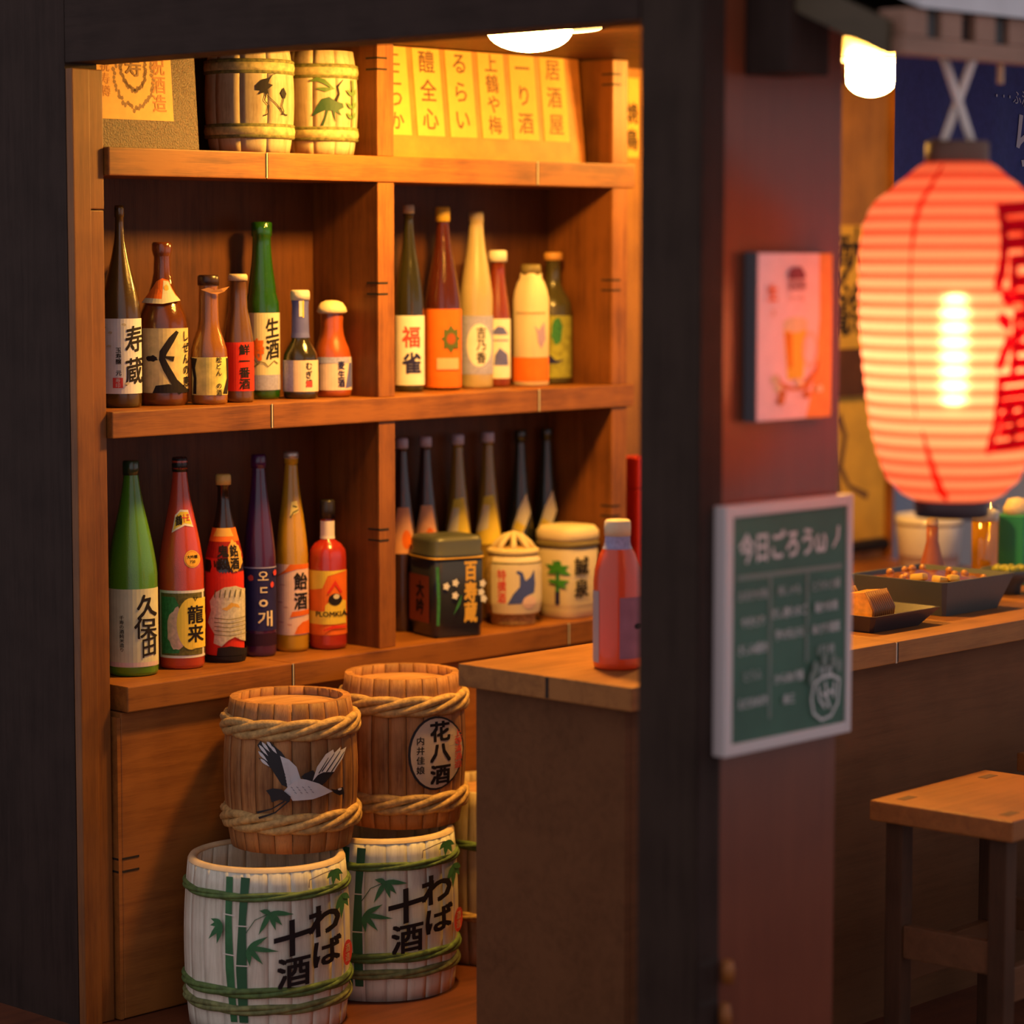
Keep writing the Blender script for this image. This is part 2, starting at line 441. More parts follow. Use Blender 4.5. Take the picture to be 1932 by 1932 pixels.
CB = thing('base_cabinet', 'brown wooden cabinet under the lowest shelf behind the casks', 'cabinet', (0.08, 0, 0))
obj('body', MB().box(0.086, 1.50, -0.006, 0.19, 0.002, 0.5785, 0.003), W_CABINET, CB, (-0.08, 0, 0))
obj('edge_board', MB().box(0.0775, 0.0855, -0.0055, 0.018, 0.002, 0.570), W_CABINET, CB, (-0.08, 0, 0))
for dz in (-0.012, 0.012):
    obj('joint', MB().box(0.086, 0.125, -0.0067, -0.004, 0.293 + dz - 0.002, 0.293 + dz + 0.002), BURNT, CB, (-0.08, 0, 0))
    obj('joint', MB().box(0.0772, 0.0785, -0.005, 0.017, 0.293 + dz - 0.002, 0.293 + dz + 0.002), BURNT, CB, (-0.08, 0, 0))

BCN = thing('back_counter', 'low brown counter along the back wall beyond the shelves', 'counter', (2.2, 0, 0))
obj('worktop', MB().box(1.54, 2.772, -0.10, 0.20, 0.59, 0.632, 0.002), W_SHELF_X, BCN, (-2.2, 0, 0))
obj('body', MB().box(1.56, 2.76, -0.06, 0.20, 0.0, 0.589), W_CABINET, BCN, (-2.2, 0, 0))

# ------------------------------------------------------------------ bar counter
BC = thing('bar_counter', 'long brown bar counter with trays of food on its top', 'counter', (0.336, -0.86, 0))
def bc(name, mb, m): return obj(name, mb, m, BC, (-0.336, 0.86, 0))
for a, b in ((0.306, 1.045), (1.0465, 2.85)):
    bc('worktop', MB().box(a, b, -1.060, -0.662, 0.675, 0.7145, 0.002), W_COUNTER)
bc('glue_bead', MB().box(1.0448, 1.0468, -1.0615, -1.05, 0.675, 0.713), GLUE)
bc('joint', MB().box(1.0465, 1.052, -1.0607, -1.05, 0.677, 0.712), BURNT)
bc('joint', MB().box(0.3053, 0.307, -0.875, -0.868, 0.677, 0.712), BURNT)
bc('glue_bead', MB().lathe([(0.001, 0.0), (0.006, 0.002), (0.007, 0.006), (0.001, 0.010)], 10, 0.3055, -0.868), GLUE)
bc('end_panel', MB().box(0.336, 0.350, -1.020, -0.676, 0.0, 0.6745, 0.001), W_COUNTERP)
bc('front_panel', MB().box(0.3505, 2.83, -1.020, -1.005, 0.0, 0.6745), W_COUNTERP)
bc('back_panel', MB().box(0.3505, 2.83, -0.70, -0.68, 0.0, 0.6745), W_COUNTERP)

# ------------------------------------------------------------------ lamps
GLOW = emit('glowing lamp dome', LAMP_COLOR, LAMP_POWER)
RING = emit('glowing lamp base plate', (1.0, 0.60, 0.16), 9.0)  # white base plate; its brightness beside the dome is put in as emission
def ceiling_lamp(x, y, label, r, drop, rr):
    t = thing('ceiling_lamp', label, 'lamp', (x, y, 1.8415), group='warm dome lamps under the ceiling')
    obj('glowing_base_plate', MB().lathe([(rr * 0.98, -0.006), (rr, -0.004), (rr, 0.0)], 40), RING, t)
    pr = [(r * 1.02, -0.0065), (r, -0.008 - drop)] + [(r * cos(a), -0.008 - drop - 0.040 * sin(a)) for a in [radians(k) for k in (12, 24, 36, 48, 60, 72, 82)]] + [(0.0003, -0.048 - drop)]
    obj('dome', MB().lathe(pr, 36), GLOW, t)
ceiling_lamp(0.715, -0.45, 'glowing dome lamp above the aisle in front of the shelves', 0.080, 0.0, 0.135)
ceiling_lamp(1.855, -0.40, 'glowing dome lamp seen above the red lantern', 0.055, 0.034, 0.080)

# ------------------------------------------------------------------ bottles
LIPS = []
def bottle_prof(r, h, nr, zs, zn, k=0.5, lip=1.16, lipz=0.94):
    p = [(r * 0.90, 0.0), (r * 0.97, h * 0.006), (r, h * 0.02), (r, h * zs * 0.5), (r, h * zs)]
    lipz = max(lipz, zn + 0.012)
    for i in range(1, 12):
        t = i / 12; w = (1 - k) * (0.5 - 0.5 * cos(pi * t)) + k * (t if t > 0.12 else t * t / 0.24 + 0.06 * t / 0.12)
        p.append((r + (nr * 1.06 - r) * w, h * (zs + (zn - zs) * t)))
    p += [(nr * 1.06, h * zn), (nr, h * lipz), (nr * lip, h * (lipz + 0.004)), (nr * lip, h * 0.985), (nr * lip * 0.9, h)]
    return p
def glass(name, col, rough=0.22, trans=0.55, bump=0.2):
    return mat(name, col, rough, trans=trans, spec=0.6, coat=0.6, bump=bump, bscale=420)
PAPER = {}
def paper(name, col, noise=0.0, nscale=40):
    return mat('paper ' + name, col, 0.65, spec=0.25, noise=noise, nscale=nscale)

class Bottle:
    def __init__(s, label, loc, prof, m, cap=None, capz=None, group='bottles on the shelves', name='sake_bottle', cat='bottle', sq=2.0, n=40, rz=0.0):
        s.prof = prof; s.loc = loc; s.R = max(p[0] for p in prof); s.sq = sq
        s.t = thing(name, label, cat, loc, 0.0, group)
        s.th = facing(loc[0], loc[1])
        s.body = obj('body', MB().lathe(prof, n, sq=sq), m, s.t)
        if cap is not None:
            z0, z1 = capz[:2]; rr = prof_r(prof, z0) + 0.0014 if len(capz) < 3 else capz[2]
            k = [(rr, z0), (rr * 1.02, z0 + (z1 - z0) * .5), (rr * 0.99, z1 - 0.003), (rr * 0.86, z1)]
            obj('cap', MB().lathe(k, 24), cap, s.t)
    def band(s, z0, z1, f0, f1, m, name='label', flare=0.0):
        """paper label between two seen fractions of the width"""
        a0, a1 = asin(max(-1, f0)) * s.R, asin(min(1, f1)) * s.R
        if f0 < -1: a0 = f0 * 1.4 * s.R
        if f1 > 1: a1 = f1 * 1.4 * s.R
        p = Print(round_map(s.prof, s.th, s.R, sq=s.sq), 0.0007, dx=s.R * 0.16, dy=max(0.006, (z1 - z0) / 6))
        p.rect(a0, a1, z0, z1, m)
        return p.build(name, s.t)
    def ink(s, off=0.0012):
        """print seen square on from the label's middle, x in metres across"""
        return Print(round_map(s.prof, s.th, s.R * 1.003, True, sq=s.sq), off, dx=s.R * 0.14, dy=0.012)
    def arc(s, off=0.0012):
        return Print(round_map(s.prof, s.th, s.R, sq=s.sq), off, dx=s.R * 0.18, dy=0.012)

ZL, ZM = 0.6285, 1.1355
G_LL, G_ML, G_MR, G_LR = 'bottles on the left of the lowest shelf', 'bottles on the left of the middle shelf', 'bottles on the right of the middle shelf', 'bottles behind the jars on the lowest shelf'
P_CREAM = paper('cream', (0.70, 0.62, 0.40), 0.06)
P_WHITE = paper('white', (0.78, 0.74, 0.66), 0.05)
P_PINK = paper('pink', (0.80, 0.55, 0.46), 0.08)
P_YEL = paper('yellow', (0.80, 0.58, 0.06), 0.05)
P_RED = paper('red', (0.72, 0.035, 0.015), 0.05)
P_ORANGE = paper('orange', (0.80, 0.16, 0.015), 0.06)
P_NAVY = paper('navy', (0.020, 0.018, 0.10), 0.1)
P_LAV = paper('lavender', (0.36, 0.36, 0.58), 0.15, 200)
P_BLUE = paper('blue', (0.12, 0.13, 0.42), 0.1)
P_GREEN = paper('green', (0.04, 0.20, 0.06), 0.25, 150)
P_OLIVE = paper('olive', (0.14, 0.12, 0.03), 0.35, 200)
SEAL = mat('red seal ink', (0.70, 0.06, 0.05), 0.7)
GOLD = mat('gold print', (0.72, 0.42, 0.06), 0.45)

# --- lowest shelf, left
b = Bottle('tall green bottle with a pale label in three big characters, first on the lowest shelf', (0.203, 0.100, ZL), bottle_prof(0.0475, 0.405, 0.0125, 0.47, 0.955), glass('green resin', (0.15, 0.46, 0.025), 0.25, 0.45), glass('grey green cap', (0.07, 0.13, 0.05)), (0.378, 0.4055), G_LL)
lb = b.band(0.018, 0.166, -0.97, 0.99, paper('pale sake label', (0.66, 0.64, 0.42), 0.08))
p = b.ink()
p.rect(-0.043, 0.045, 0.019, 0.027, paper('faint pink', (0.70, 0.52, 0.46)))
p.text('久', 0.026, 0.133, 0.048, INK, 0.022, sx=0.78, slope=0.12).text('保', 0.023, 0.091, 0.042, INK, 0.016, sx=1.0, slope=-0.05).text('田', 0.029, 0.055, 0.040, INK, 0.018, sx=0.72, slope=0.12)
p.text('千寿の酒純米造り', -0.020, 0.082, 0.0085, INK, 0.01, True)
p.build('lettering', lb)

b = Bottle('tall red bottle with a green and yellow picture label and a black cap', (0.324, 0.102, ZL), bottle_prof(0.0438, 0.404, 0.0130, 0.47, 0.93), glass('red resin', (0.80, 0.085, 0.035), 0.25, 0.35), mat('black cap', (0.02, 0.015, 0.015), 0.35), (0.377, 0.405, 0.0150), G_LL)
lb = b.band(0.022, 0.152, -0.92, 0.99, P_WHITE)
p = b.ink()
p.rect(-0.0375, 0.043, 0.027, 0.147, P_OLIVE)
p.poly([(-0.036, 0.030), (-0.005, 0.032), (0.0, 0.055), (-0.02, 0.075), (-0.020, 0.10), (-0.005, 0.125), (-0.012, 0.14), (-0.036, 0.14)], P_GREEN)
p.ell(-0.006, 0.078, 0.020, 0.040, paper('rose cloud', (0.72, 0.45, 0.34), 0.2, 120), wob=0.25, seed=4)
p.ell(0.018, 0.088, 0.027, 0.050, paper('sun yellow', (0.85, 0.62, 0.08)))
p.poly([(0.02, 0.136), (0.043, 0.136), (0.043, 0.04), (0.02, 0.04)], paper('sun yellow', (0.85, 0.62, 0.08)))
p.text('龍来', 0.0255, 0.087, 0.036, INK, 0.03, True, sx=0.82)
p.stroke([(0.022, 0.139), (0.0255, 0.132), (0.029, 0.139)], 0.002, INK)
p.build('lettering', lb)
n_ = b.ink(0.0007)
n_.poly([(-0.022, 0.262), (-0.010, 0.268), (0.012, 0.276), (0.034, 0.272), (0.026, 0.305), (0.0, 0.306), (-0.016, 0.296)], P_WHITE)
n_.poly([(-0.019, 0.266), (-0.010, 0.272), (0.012, 0.280), (0.031, 0.277), (0.0245, 0.301), (0.0, 0.302), (-0.014, 0.293)], P_YEL)
n_.text('鶴', -0.004, 0.286, 0.020, INK, 0.03, slope=0.15).text('十', 0.011, 0.290, 0.016, SEAL, 0.03).text('正', 0.022, 0.291, 0.014, SEAL, 0.03, sx=0.7)
n_.build('neck_label', b.t)
n_ = b.ink(0.0007)
n_.ell(0.0225, 0.212, 0.0155, 0.0165, P_YEL).ell(0.0225, 0.212, 0.0140, 0.0150, SEAL).ell(0.0225, 0.212, 0.0130, 0.0140, paper('amber', (0.78, 0.42, 0.05)))
n_.text('大吟醸', 0.0225, 0.216, 0.0072, INK, 0.02).text('720', 0.0225, 0.207, 0.007, INK, 0.02)
n_.build('round_seal', b.t)

b = Bottle('dark bottle wrapped in a red label with a white cloud, third on the lowest shelf', (0.435, 0.104, ZL), bottle_prof(0.0375, 0.362, 0.0115, 0.52, 0.86), glass('black brown glass', (0.035, 0.018, 0.010), 0.18, 0.3), mat('gold cap', (0.72, 0.48, 0.12), 0.4, bump=0.4), (0.345, 0.366, 0.0150), G_LL)
lb = b.band(0.014, 0.262, -1.05, 1.05, P_RED)
p = b.ink()
p.rect(-0.036, 0.037, 0.236, 0.262, P_ORANGE)
p.poly([(-0.022, 0.262), (0.020, 0.262), (0.026, 0.246), (-0.028, 0.246)], GOLD)
p.rect(-0.036, 0.037, 0.205, 0.236, paper('dark red', (0.30, 0.012, 0.006), 0.3))
p.ell(0.021, 0.208, 0.014, 0.030, GOLD, wob=0.2)
p.text('鬼殺', -0.002, 0.206, 0.024, INK, 0.04, True).text('銘酒', 0.020, 0.206, 0.024, INK, 0.04, True, sx=0.7)
cl = [(-0.030, 0.080), (-0.018, 0.058), (-0.020, 0.040), (-0.006, 0.034), (0.006, 0.046), (0.018, 0.052), (0.0365, 0.040), (0.0365, 0.140), (0.020, 0.148), (0.0, 0.146), (-0.016, 0.136), (-0.026, 0.118), (-0.024, 0.100)]
p.poly([(x * 1.03, y + (0.002 if y > .09 else -0.002)) for x, y in cl], P_CREAM)
p.poly(cl, paper('pale cloud', (0.62, 0.58, 0.42), 0.2, 150))
p.poly([(-0.006, 0.106), (0.004, 0.110), (0.012, 0.118), (0.024, 0.114), (0.028, 0.106), (0.016, 0.110), (0.004, 0.102)], GOLD)
for k in range(6): p.stroke([(-0.018 + k * .009, 0.128), (-0.016 + k * .009, 0.143)], 0.0016, P_OLIVE)
for k in range(5): p.stroke([(-0.018, 0.088 - k * .008), (0.01, 0.085 - k * .008), (0.036, 0.088 - k * .008)], 0.0012, P_OLIVE)
p.rect(-0.036, 0.037, 0.0, 0.013, INK)
p.poly([(-0.014, 0.014), (-0.012, 0.030), (0.010, 0.033), (0.0365, 0.026), (0.0365, 0.014)], INK)
p.build('lettering', lb)

b = Bottle('dark purple bottle with a navy label in cream letters', (0.530, 0.108, ZL), bottle_prof(0.0325, 0.398, 0.0125, 0.48, 0.93), glass('purple resin', (0.085, 0.014, 0.090), 0.22, 0.3), glass('purple cap', (0.07, 0.008, 0.09), 0.3, 0.2), (0.372, 0.399, 0.0148), G_LL)
lb = b.band(0.052, 0.178, -1.02, 1.0, P_NAVY)
p = b.ink()
p.rect(-0.032, 0.032, 0.1755, 0.178, P_LAV)
CR = mat('cream ink', (0.82, 0.68, 0.42), 0.7)
p.text('오', 0.007, 0.161, 0.024, CR, 0.02).text('ㄷ', 0.008, 0.133, 0.022, CR, 0.035).text('ㅇ', 0.007, 0.107, 0.027, CR, 0.035).text('개', 0.010, 0.076, 0.034, CR, 0.015)
p.ell(-0.016, 0.157, 0.005, 0.006, SEAL, 12, 0.3).ell(0.023, 0.143, 0.003, 0.006, SEAL, 12, 0.3).ell(0.028, 0.166, 0.003, 0.006, SEAL, 12, 0.3)
p.build('lettering', lb)
b.band(0.022, 0.046, -1.02, 1.0, paper('dark plum', (0.03, 0.006, 0.025)), 'foot_label')

b = Bottle('yellow bottle with a pink label in two black characters', (0.620, 0.112, ZL), bottle_prof(0.0325, 0.398, 0.0125, 0.48, 0.93), glass('yellow resin', (0.85, 0.46, 0.02), 0.25, 0.35), mat('silver cap', (0.55, 0.52, 0.46), 0.35, metal=0.6), (0.386, 0.3995, 0.0148), G_LL)
lb = b.band(0.034, 0.176, -1.02, 1.0, P_PINK)
p = b.ink()
p.poly([(-0.031, 0.150), (-0.010, 0.160), (0.010, 0.166), (0.032, 0.166), (0.032, 0.176), (-0.004, 0.176), (-0.012, 0.166)], P_ORANGE)
p.text('飴酒', 0.0165, 0.122, 0.036, INK, 0.03, True, sx=0.72, gap=1.1)
p.poly([(-0.004, 0.070), (0.032, 0.074), (0.032, 0.084), (0.0, 0.081)], P_ORANGE)
p.poly([(0.004, 0.036), (0.032, 0.036), (0.032, 0.062), (0.020, 0.060), (0.010, 0.050)], P_ORANGE)
for k, (x, y) in enumerate(((-0.018, 0.135), (-0.022, 0.10), (-0.012, 0.09), (-0.02, 0.06), (-0.005, 0.055))): p.ell(x, y, 0.005, 0.002, paper('rose', (0.6, 0.33, 0.30)), 10, .3, k)
p.build('lettering', lb)
n_ = b.ink(0.0007)
n_.poly([(-0.004, 0.272), (0.020, 0.280), (0.018, 0.302), (0.0, 0.300)], paper('pale yellow', (0.85, 0.70, 0.22)))
n_.stroke([(-0.003, 0.269), (0.005, 0.279), (0.019, 0.284)], 0.003, P_OLIVE)
n_.stroke([(0.004, 0.292), (0.016, 0.290)], 0.003, P_OLIVE)
n_.build('neck_label', b.t)

sp = [(0.030, 0.0), (0.0345, 0.004), (0.035, 0.012), (0.035, 0.185), (0.033, 0.200), (0.025, 0.212), (0.014, 0.220), (0.0125, 0.226), (0.0125, 0.275), (0.0125, 0.278)]
b = Bottle('small red spirit bottle with a black stopper and white neck band', (0.690, 0.082, ZL), sp, glass('ruby resin', (0.65, 0.045, 0.025), 0.2, 0.35), mat('black cap', (0.02, 0.015, 0.015), 0.35), (0.262, 0.300, 0.0155), G_LL, 'spirit_bottle', sq=2.6)
b.band(0.222, 0.258, -1.3, 1.3, paper('white neck band', (0.80, 0.70, 0.62)), 'neck_label')
lb = b.band(0.030, 0.160, -1.0, 0.99, P_ORANGE)
p = b.ink()
p.poly([(-0.034, 0.120), (-0.01, 0.125), (0.0, 0.150), (0.033, 0.158), (0.033, 0.160), (-0.034, 0.160)], P_YEL)
p.poly([(-0.006, 0.074), (0.033, 0.078), (0.033, 0.098), (0.012, 0.108), (-0.005, 0.09)], P_YEL)
p.rect(-0.034, 0.033, 0.052, 0.078, P_YEL)
p.stroke([(0.000, 0.115), (0.014, 0.136), (0.026, 0.115)], [0.004, 0.010, 0.004], P_RED)
p.ell(0.014, 0.102, 0.013, 0.012, INK)
p.ell(0.016, 0.108, 0.006, 0.005, P_CREAM)
p.text('PLOMKIÁ', 0.006, 0.074, 0.0145, INK, 0.02, sx=0.95)
p.stroke([(-0.008, 0.040), (0.010, 0.047), (0.033, 0.045)], [0.002, 0.006, 0.003], P_RED)
p.build('lettering', lb)

# --- middle shelf, left
b = Bottle('tall olive brown bottle with a white label and red square seal', (0.187, 0.105, ZM), bottle_prof(0.0380, 0.376, 0.0078, 0.45, 0.88, k=0.3), glass('olive brown glass', (0.10, 0.055, 0.012), 0.2, 0.4), None, None, G_ML)
lb = b.band(0.026, 0.166, -1.0, 1.0, paper('white rice', (0.72, 0.70, 0.68), 0.07))
p = b.ink()
p.text('寿蔵', 0.0235, 0.098, 0.052, INK, 0.02, True, sx=0.62, slope=0.12, gap=1.15)
p.text('玉寿醸 元', -0.0045, 0.086, 0.0105, INK, 0.02, True)
p.rect(-0.015, 0.003, 0.037, 0.056, SEAL)
p.text('寿印', -0.006, 0.0465, 0.009, P_WHITE, 0.0, True)
for k, (x, y) in enumerate(((-0.030, 0.15), (-0.018, 0.14), (-0.034, 0.11), (-0.02, 0.115), (0.006, 0.155), (0.010, 0.045))): p.ell(x, y, 0.004, 0.0025, paper('speck', (0.55, 0.48, 0.34)), 9, .5, k)
p.build('lettering', lb)

b2p = [(0.043, 0.0), (0.046, 0.004), (0.047, 0.012), (0.047, 0.150), (0.045, 0.166), (0.036, 0.190), (0.026, 0.212), (0.020, 0.232), (0.0165, 0.250), (0.0155, 0.280), (0.017, 0.284), (0.019, 0.292), (0.019, 0.304), (0.0165, 0.308)]
b = Bottle('big brown bottle with a brush stroke label and cream collar', (0.291, 0.108, ZM), b2p, glass('brown glass', (0.30, 0.085, 0.02), 0.12, 0.6), None, None, G_ML)
n_ = Print(round_map([(0.049, 0.18), (0.040, 0.195), (0.030, 0.215), (0.022, 0.245)], b.th, 0.047, True), 0.001, dx=0.007, dy=0.01)
n_.poly([(-0.045, 0.194), (-0.02, 0.192), (0.010, 0.194), (0.0405, 0.198), (0.022, 0.236), (0.0, 0.240), (-0.020, 0.234), (-0.036, 0.215)], P_ORANGE)
n_.poly([(-0.002, 0.196), (0.038, 0.199), (0.021, 0.234), (0.004, 0.236)], P_CREAM)
n_.poly([(-0.044, 0.194), (0.0, 0.192), (0.040, 0.198), (0.036, 0.206), (0.0, 0.201), (-0.040, 0.203)], P_CREAM)
n_.ell(0.012, 0.222, 0.007, 0.006, GOLD, 12, .3)
n_.build('collar_label', b.t)
lb = b.band(0.024, 0.146, -0.80, 1.0, paper('straw label', (0.72, 0.56, 0.24), 0.15, 60))
p = b.ink()
p.stroke([(0.027, 0.140), (0.016, 0.125), (0.000, 0.100), (-0.002, 0.088), (0.006, 0.070), (0.020, 0.045), (0.036, 0.026)], [0.006, 0.012, 0.014, 0.012, 0.014, 0.014, 0.018], INK)
p.stroke([(0.004, 0.092), (0.020, 0.088)], [0.004, 0.010], INK)
p.ell(-0.020, 0.089, 0.010, 0.006, INK, 14, .5, 3)
p.poly([(-0.020, 0.024), (-0.014, 0.038), (0.010, 0.041), (0.046, 0.030), (0.046, 0.024)], INK)
p.text('しぜんの恵', 0.0415, 0.088, 0.021, INK, 0.02, True, sx=0.5)
p.build('lettering', lb)

b3p = [(0.032, 0.0), (0.0345, 0.004), (0.035, 0.01), (0.035, 0.092), (0.034, 0.104), (0.029, 0.122), (0.022, 0.142), (0.0195, 0.160), (0.0185, 0.225), (0.0195, 0.228), (0.0195, 0.240), (0.017, 0.243)]
b = Bottle('small amber bottle with a cream yellow label and torn foil neck', (0.366, 0.062, ZM), b3p, glass('amber glass', (0.50, 0.19, 0.035), 0.15, 0.5), mat('dark crown cap', (0.04, 0.018, 0.012), 0.3), (0.226, 0.246, 0.0205), G_ML, 'beer_bottle')
fl = MB()
fp = [(-0.014, 0.218), (0.002, 0.212), (0.016, 0.209), (0.030, 0.214), (0.040, 0.224), (0.024, 0.220), (0.012, 0.217), (0.0, 0.222)]
sd = Vector((cos(b.th + pi / 2), sin(b.th + pi / 2), 0)); fd = Vector((cos(b.th), sin(b.th), 0))
vs_ = [sd * x + fd * (0.0205 - 6 * (max(0, x - 0.012)) ** 2) + Vector((0, 0, z)) for x, z in fp]
vs_ += [v - fd * 0.001 for v in vs_]
k8 = len(fp)
fl.add(vs_, [list(range(k8)), [k8 + i for i in reversed(range(k8))]] + [(i, (i + 1) % k8, k8 + (i + 1) % k8, k8 + i) for i in range(k8)])
obj('foil_flap', fl, mat('orange foil', (0.70, 0.30, 0.06), 0.4), b.t)
lb = b.band(0.018, 0.090, -0.92, 0.98, paper('lemon label', (0.74, 0.60, 0.16), 0.2, 50))
p = b.ink()
p.stroke([(-0.034, 0.088), (-0.027, 0.086), (-0.029, 0.070), (-0.026, 0.05), (-0.027, 0.020)], [0.003, 0.010, 0.006, 0.005, 0.006], INK)
p.stroke([(0.033, 0.088), (0.034, 0.05), (0.029, 0.020)], [0.003, 0.003, 0.008], INK)
p.text('松どん の酒', 0.018, 0.054, 0.0122, INK, 0.02, True, sx=0.85)
p.build('lettering', lb)

b4p = [(0.027, 0.0), (0.029, 0.004), (0.0295, 0.01), (0.0295, 0.108), (0.0285, 0.122), (0.024, 0.150), (0.0185, 0.180), (0.0165, 0.232), (0.018, 0.234), (0.018, 0.243), (0.016, 0.246)]
b = Bottle('small brown bottle with a plain red label, beside the torn foil bottle', (0.449, 0.072, ZM), b4p, glass('cola glass', (0.20, 0.085, 0.025), 0.25, 0.35), mat('cream crown cap', (0.62, 0.47, 0.28), 0.5, bump=0.4), (0.234, 0.247, 0.0188), G_ML, 'beer_bottle')
lb = b.band(0.022, 0.116, -1.0, 0.99, P_RED)
p = b.ink()
p.text('鮮一番酒', 0.0115, 0.069, 0.0215, INK, 0.03, True, sx=0.95)
p.build('lettering', lb)

gp = [(0.031, 0.0), (0.033, 0.003), (0.034, 0.01), (0.034, 0.175), (0.033, 0.190), (0.028, 0.208), (0.027, 0.222), (0.0245, 0.24), (0.021, 0.265), (0.0185, 0.300), (0.018, 0.318), (0.0205, 0.321), (0.0205, 0.346), (0.018, 0.348)]
b = Bottle('tall bright green bottle with a cream label, cool light painted lavender along its foot', (0.561, 0.128, ZM), gp, glass('bottle green glass', (0.030, 0.17, 0.010), 0.10, 0.55, 0.3), None, None, G_ML)
lb = b.band(0.018, 0.170, -0.98, 0.99, P_CREAM)
p = b.ink()
p.rect(-0.0335, 0.0335, 0.018, 0.048, P_LAV)  # cool ambient light on the foot of the label, painted as a band
p.text('生酒', 0.019, 0.120, 0.042, INK, 0.025, True, sx=0.62, slope=0.12, gap=1.0)
p.text('寿', -0.010, 0.098, 0.044, P_ORANGE, 0.05, sx=0.62)
p.stroke([(-0.024, 0.072), (-0.016, 0.078), (-0.010, 0.070), (-0.016, 0.064), (-0.004, 0.074), (0.004, 0.072), (0.010, 0.064), (0.016, 0.070), (0.022, 0.076), (0.028, 0.070)], 0.002, P_OLIVE)
p.build('lettering', lb)

bp = [(0.031, 0.0), (0.034, 0.003), (0.0345, 0.01), (0.0345, 0.078), (0.033, 0.088), (0.026, 0.102), (0.019, 0.114), (0.0165, 0.128), (0.0155, 0.185), (0.0165, 0.187), (0.0165, 0.205), (0.015, 0.207)]
b = Bottle('small dark bottle with a blue neck and white cap', (0.624, 0.086, ZM), bp, glass('smoky glass', (0.05, 0.04, 0.022), 0.12, 0.4), mat('white wax cap', (0.78, 0.70, 0.56), 0.5, bump=0.3), (0.194, 0.214, 0.019), G_ML)
b.band(0.120, 0.198, -1.3, 1.3, P_BLUE, 'neck_label')
n_ = b.ink(0.0016); n_.rect(-0.005, 0.008, 0.162, 0.200, P_WHITE).rect(0.009, 0.0145, 0.160, 0.200, P_YEL); n_.build('neck_strip', b.t)
lb = b.band(0.014, 0.076, -0.99, 0.99, paper('peach white', (0.78, 0.62, 0.46), 0.06))
p = b.ink()
p.rect(-0.034, -0.014, 0.014, 0.076, P_LAV)
p.text('むぎ焼', 0.016, 0.048, 0.0165, INK, 0.02, True, sx=0.8)
p.rect(0.011, 0.022, 0.024, 0.035, SEAL)
p.build('lettering', lb)

op = [(0.035, 0.0), (0.038, 0.003), (0.039, 0.01), (0.039, 0.066), (0.038, 0.082), (0.034, 0.098), (0.028, 0.112), (0.024, 0.125), (0.0225, 0.140), (0.0235, 0.172), (0.0235, 0.180), (0.022, 0.182)]
b = Bottle('squat orange bottle with a foamy cream cap', (0.711, 0.088, ZM), op, glass('orange resin', (0.55, 0.11, 0.02), 0.3, 0.35), None, None, G_ML)
cp = [(0.027, 0.166), (0.031, 0.170), (0.029, 0.178), (0.022, 0.188), (0.012, 0.192), (0.0005, 0.193)]
obj('cap', MB().lathe(cp, 24), mat('cream foam', (0.78, 0.62, 0.36), 0.6, bump=0.5, bscale=120), b.t)
lb = b.band(0.014, 0.080, -1.0, 1.0, paper('rose white', (0.76, 0.58, 0.50), 0.08))
p = b.ink()
p.rect(-0.0385, 0.0385, 0.068, 0.080, P_LAV)
p.poly([(0.026, 0.018), (0.038, 0.02), (0.038, 0.068), (0.033, 0.068), (0.031, 0.05)], P_BLUE)
p.text('麦生酒', 0.018, 0.046, 0.0175, P_NAVY, 0.03, True, sx=0.8)
p.build('lettering', lb)

# --- middle shelf, right
def mr(label, loc, prof, m, cap, capz, **k): return Bottle(label, (loc[0], loc[1], ZM), prof, m, cap, capz, G_MR, **k)
b = mr('black green bottle with a white label in red and navy characters', (0.955, 0.115), bottle_prof(0.0315, 0.384, 0.0095, 0.46, 0.90, k=0.3), glass('black green glass', (0.035, 0.032, 0.012), 0.12, 0.3), mat('ivory cap', (0.6, 0.5, 0.3), 0.5), (0.368, 0.386, 0.0118))
lb = b.band(0.014, 0.158, -1.0, 1.0, P_WHITE)
p = b.ink(); p.text('福', 0.004, 0.114, 0.046, SEAL, 0.03, sx=0.8).text('雀', 0.005, 0.060, 0.046, P_NAVY, 0.035, sx=0.85).build('lettering', lb)
b = mr('dark red bottle with a yellow cap and orange label', (1.055, 0.115), bottle_prof(0.0385, 0.376, 0.0125, 0.45, 0.92), glass('dark red glass', (0.11, 0.02, 0.010), 0.12, 0.4), mat('yellow cap', (0.80, 0.50, 0.05), 0.5), (0.352, 0.383, 0.0155))
lb = b.band(0.006, 0.170, -1.0, 1.0, P_ORANGE)
p = b.ink()
FLW = paper('dull green flower', (0.09, 0.12, 0.03))
for k in range(8): p.leaf(0.016, 0.108, 0.016 + 0.020 * cos(k * pi / 4), 0.108 + 0.030 * sin(k * pi / 4), 0.018, FLW)
p.ell(0.016, 0.108, 0.009, 0.012, paper('rust', (0.35, 0.08, 0.02)))
p.rect(-0.012, 0.030, 0.044, 0.068, paper('peach slip', (0.80, 0.42, 0.25)))
p.build('lettering', lb)
b = mr('frosted cream bottle with a blue label and white oval', (1.159, 0.118), bottle_prof(0.0355, 0.374, 0.0150, 0.50, 0.90, k=0.4, lip=1.08), glass('frosted cream resin', (0.60, 0.46, 0.22), 0.35, 0.25), None, None)
lb = b.band(0.030, 0.154, -1.0, 1.0, P_LAV)
p = b.ink()
p.ell(0.006, 0.092, 0.026, 0.046, P_WHITE).text('吉乃香', 0.010, 0.092, 0.026, INK, 0.03, True, sx=0.8).build('lettering', lb)
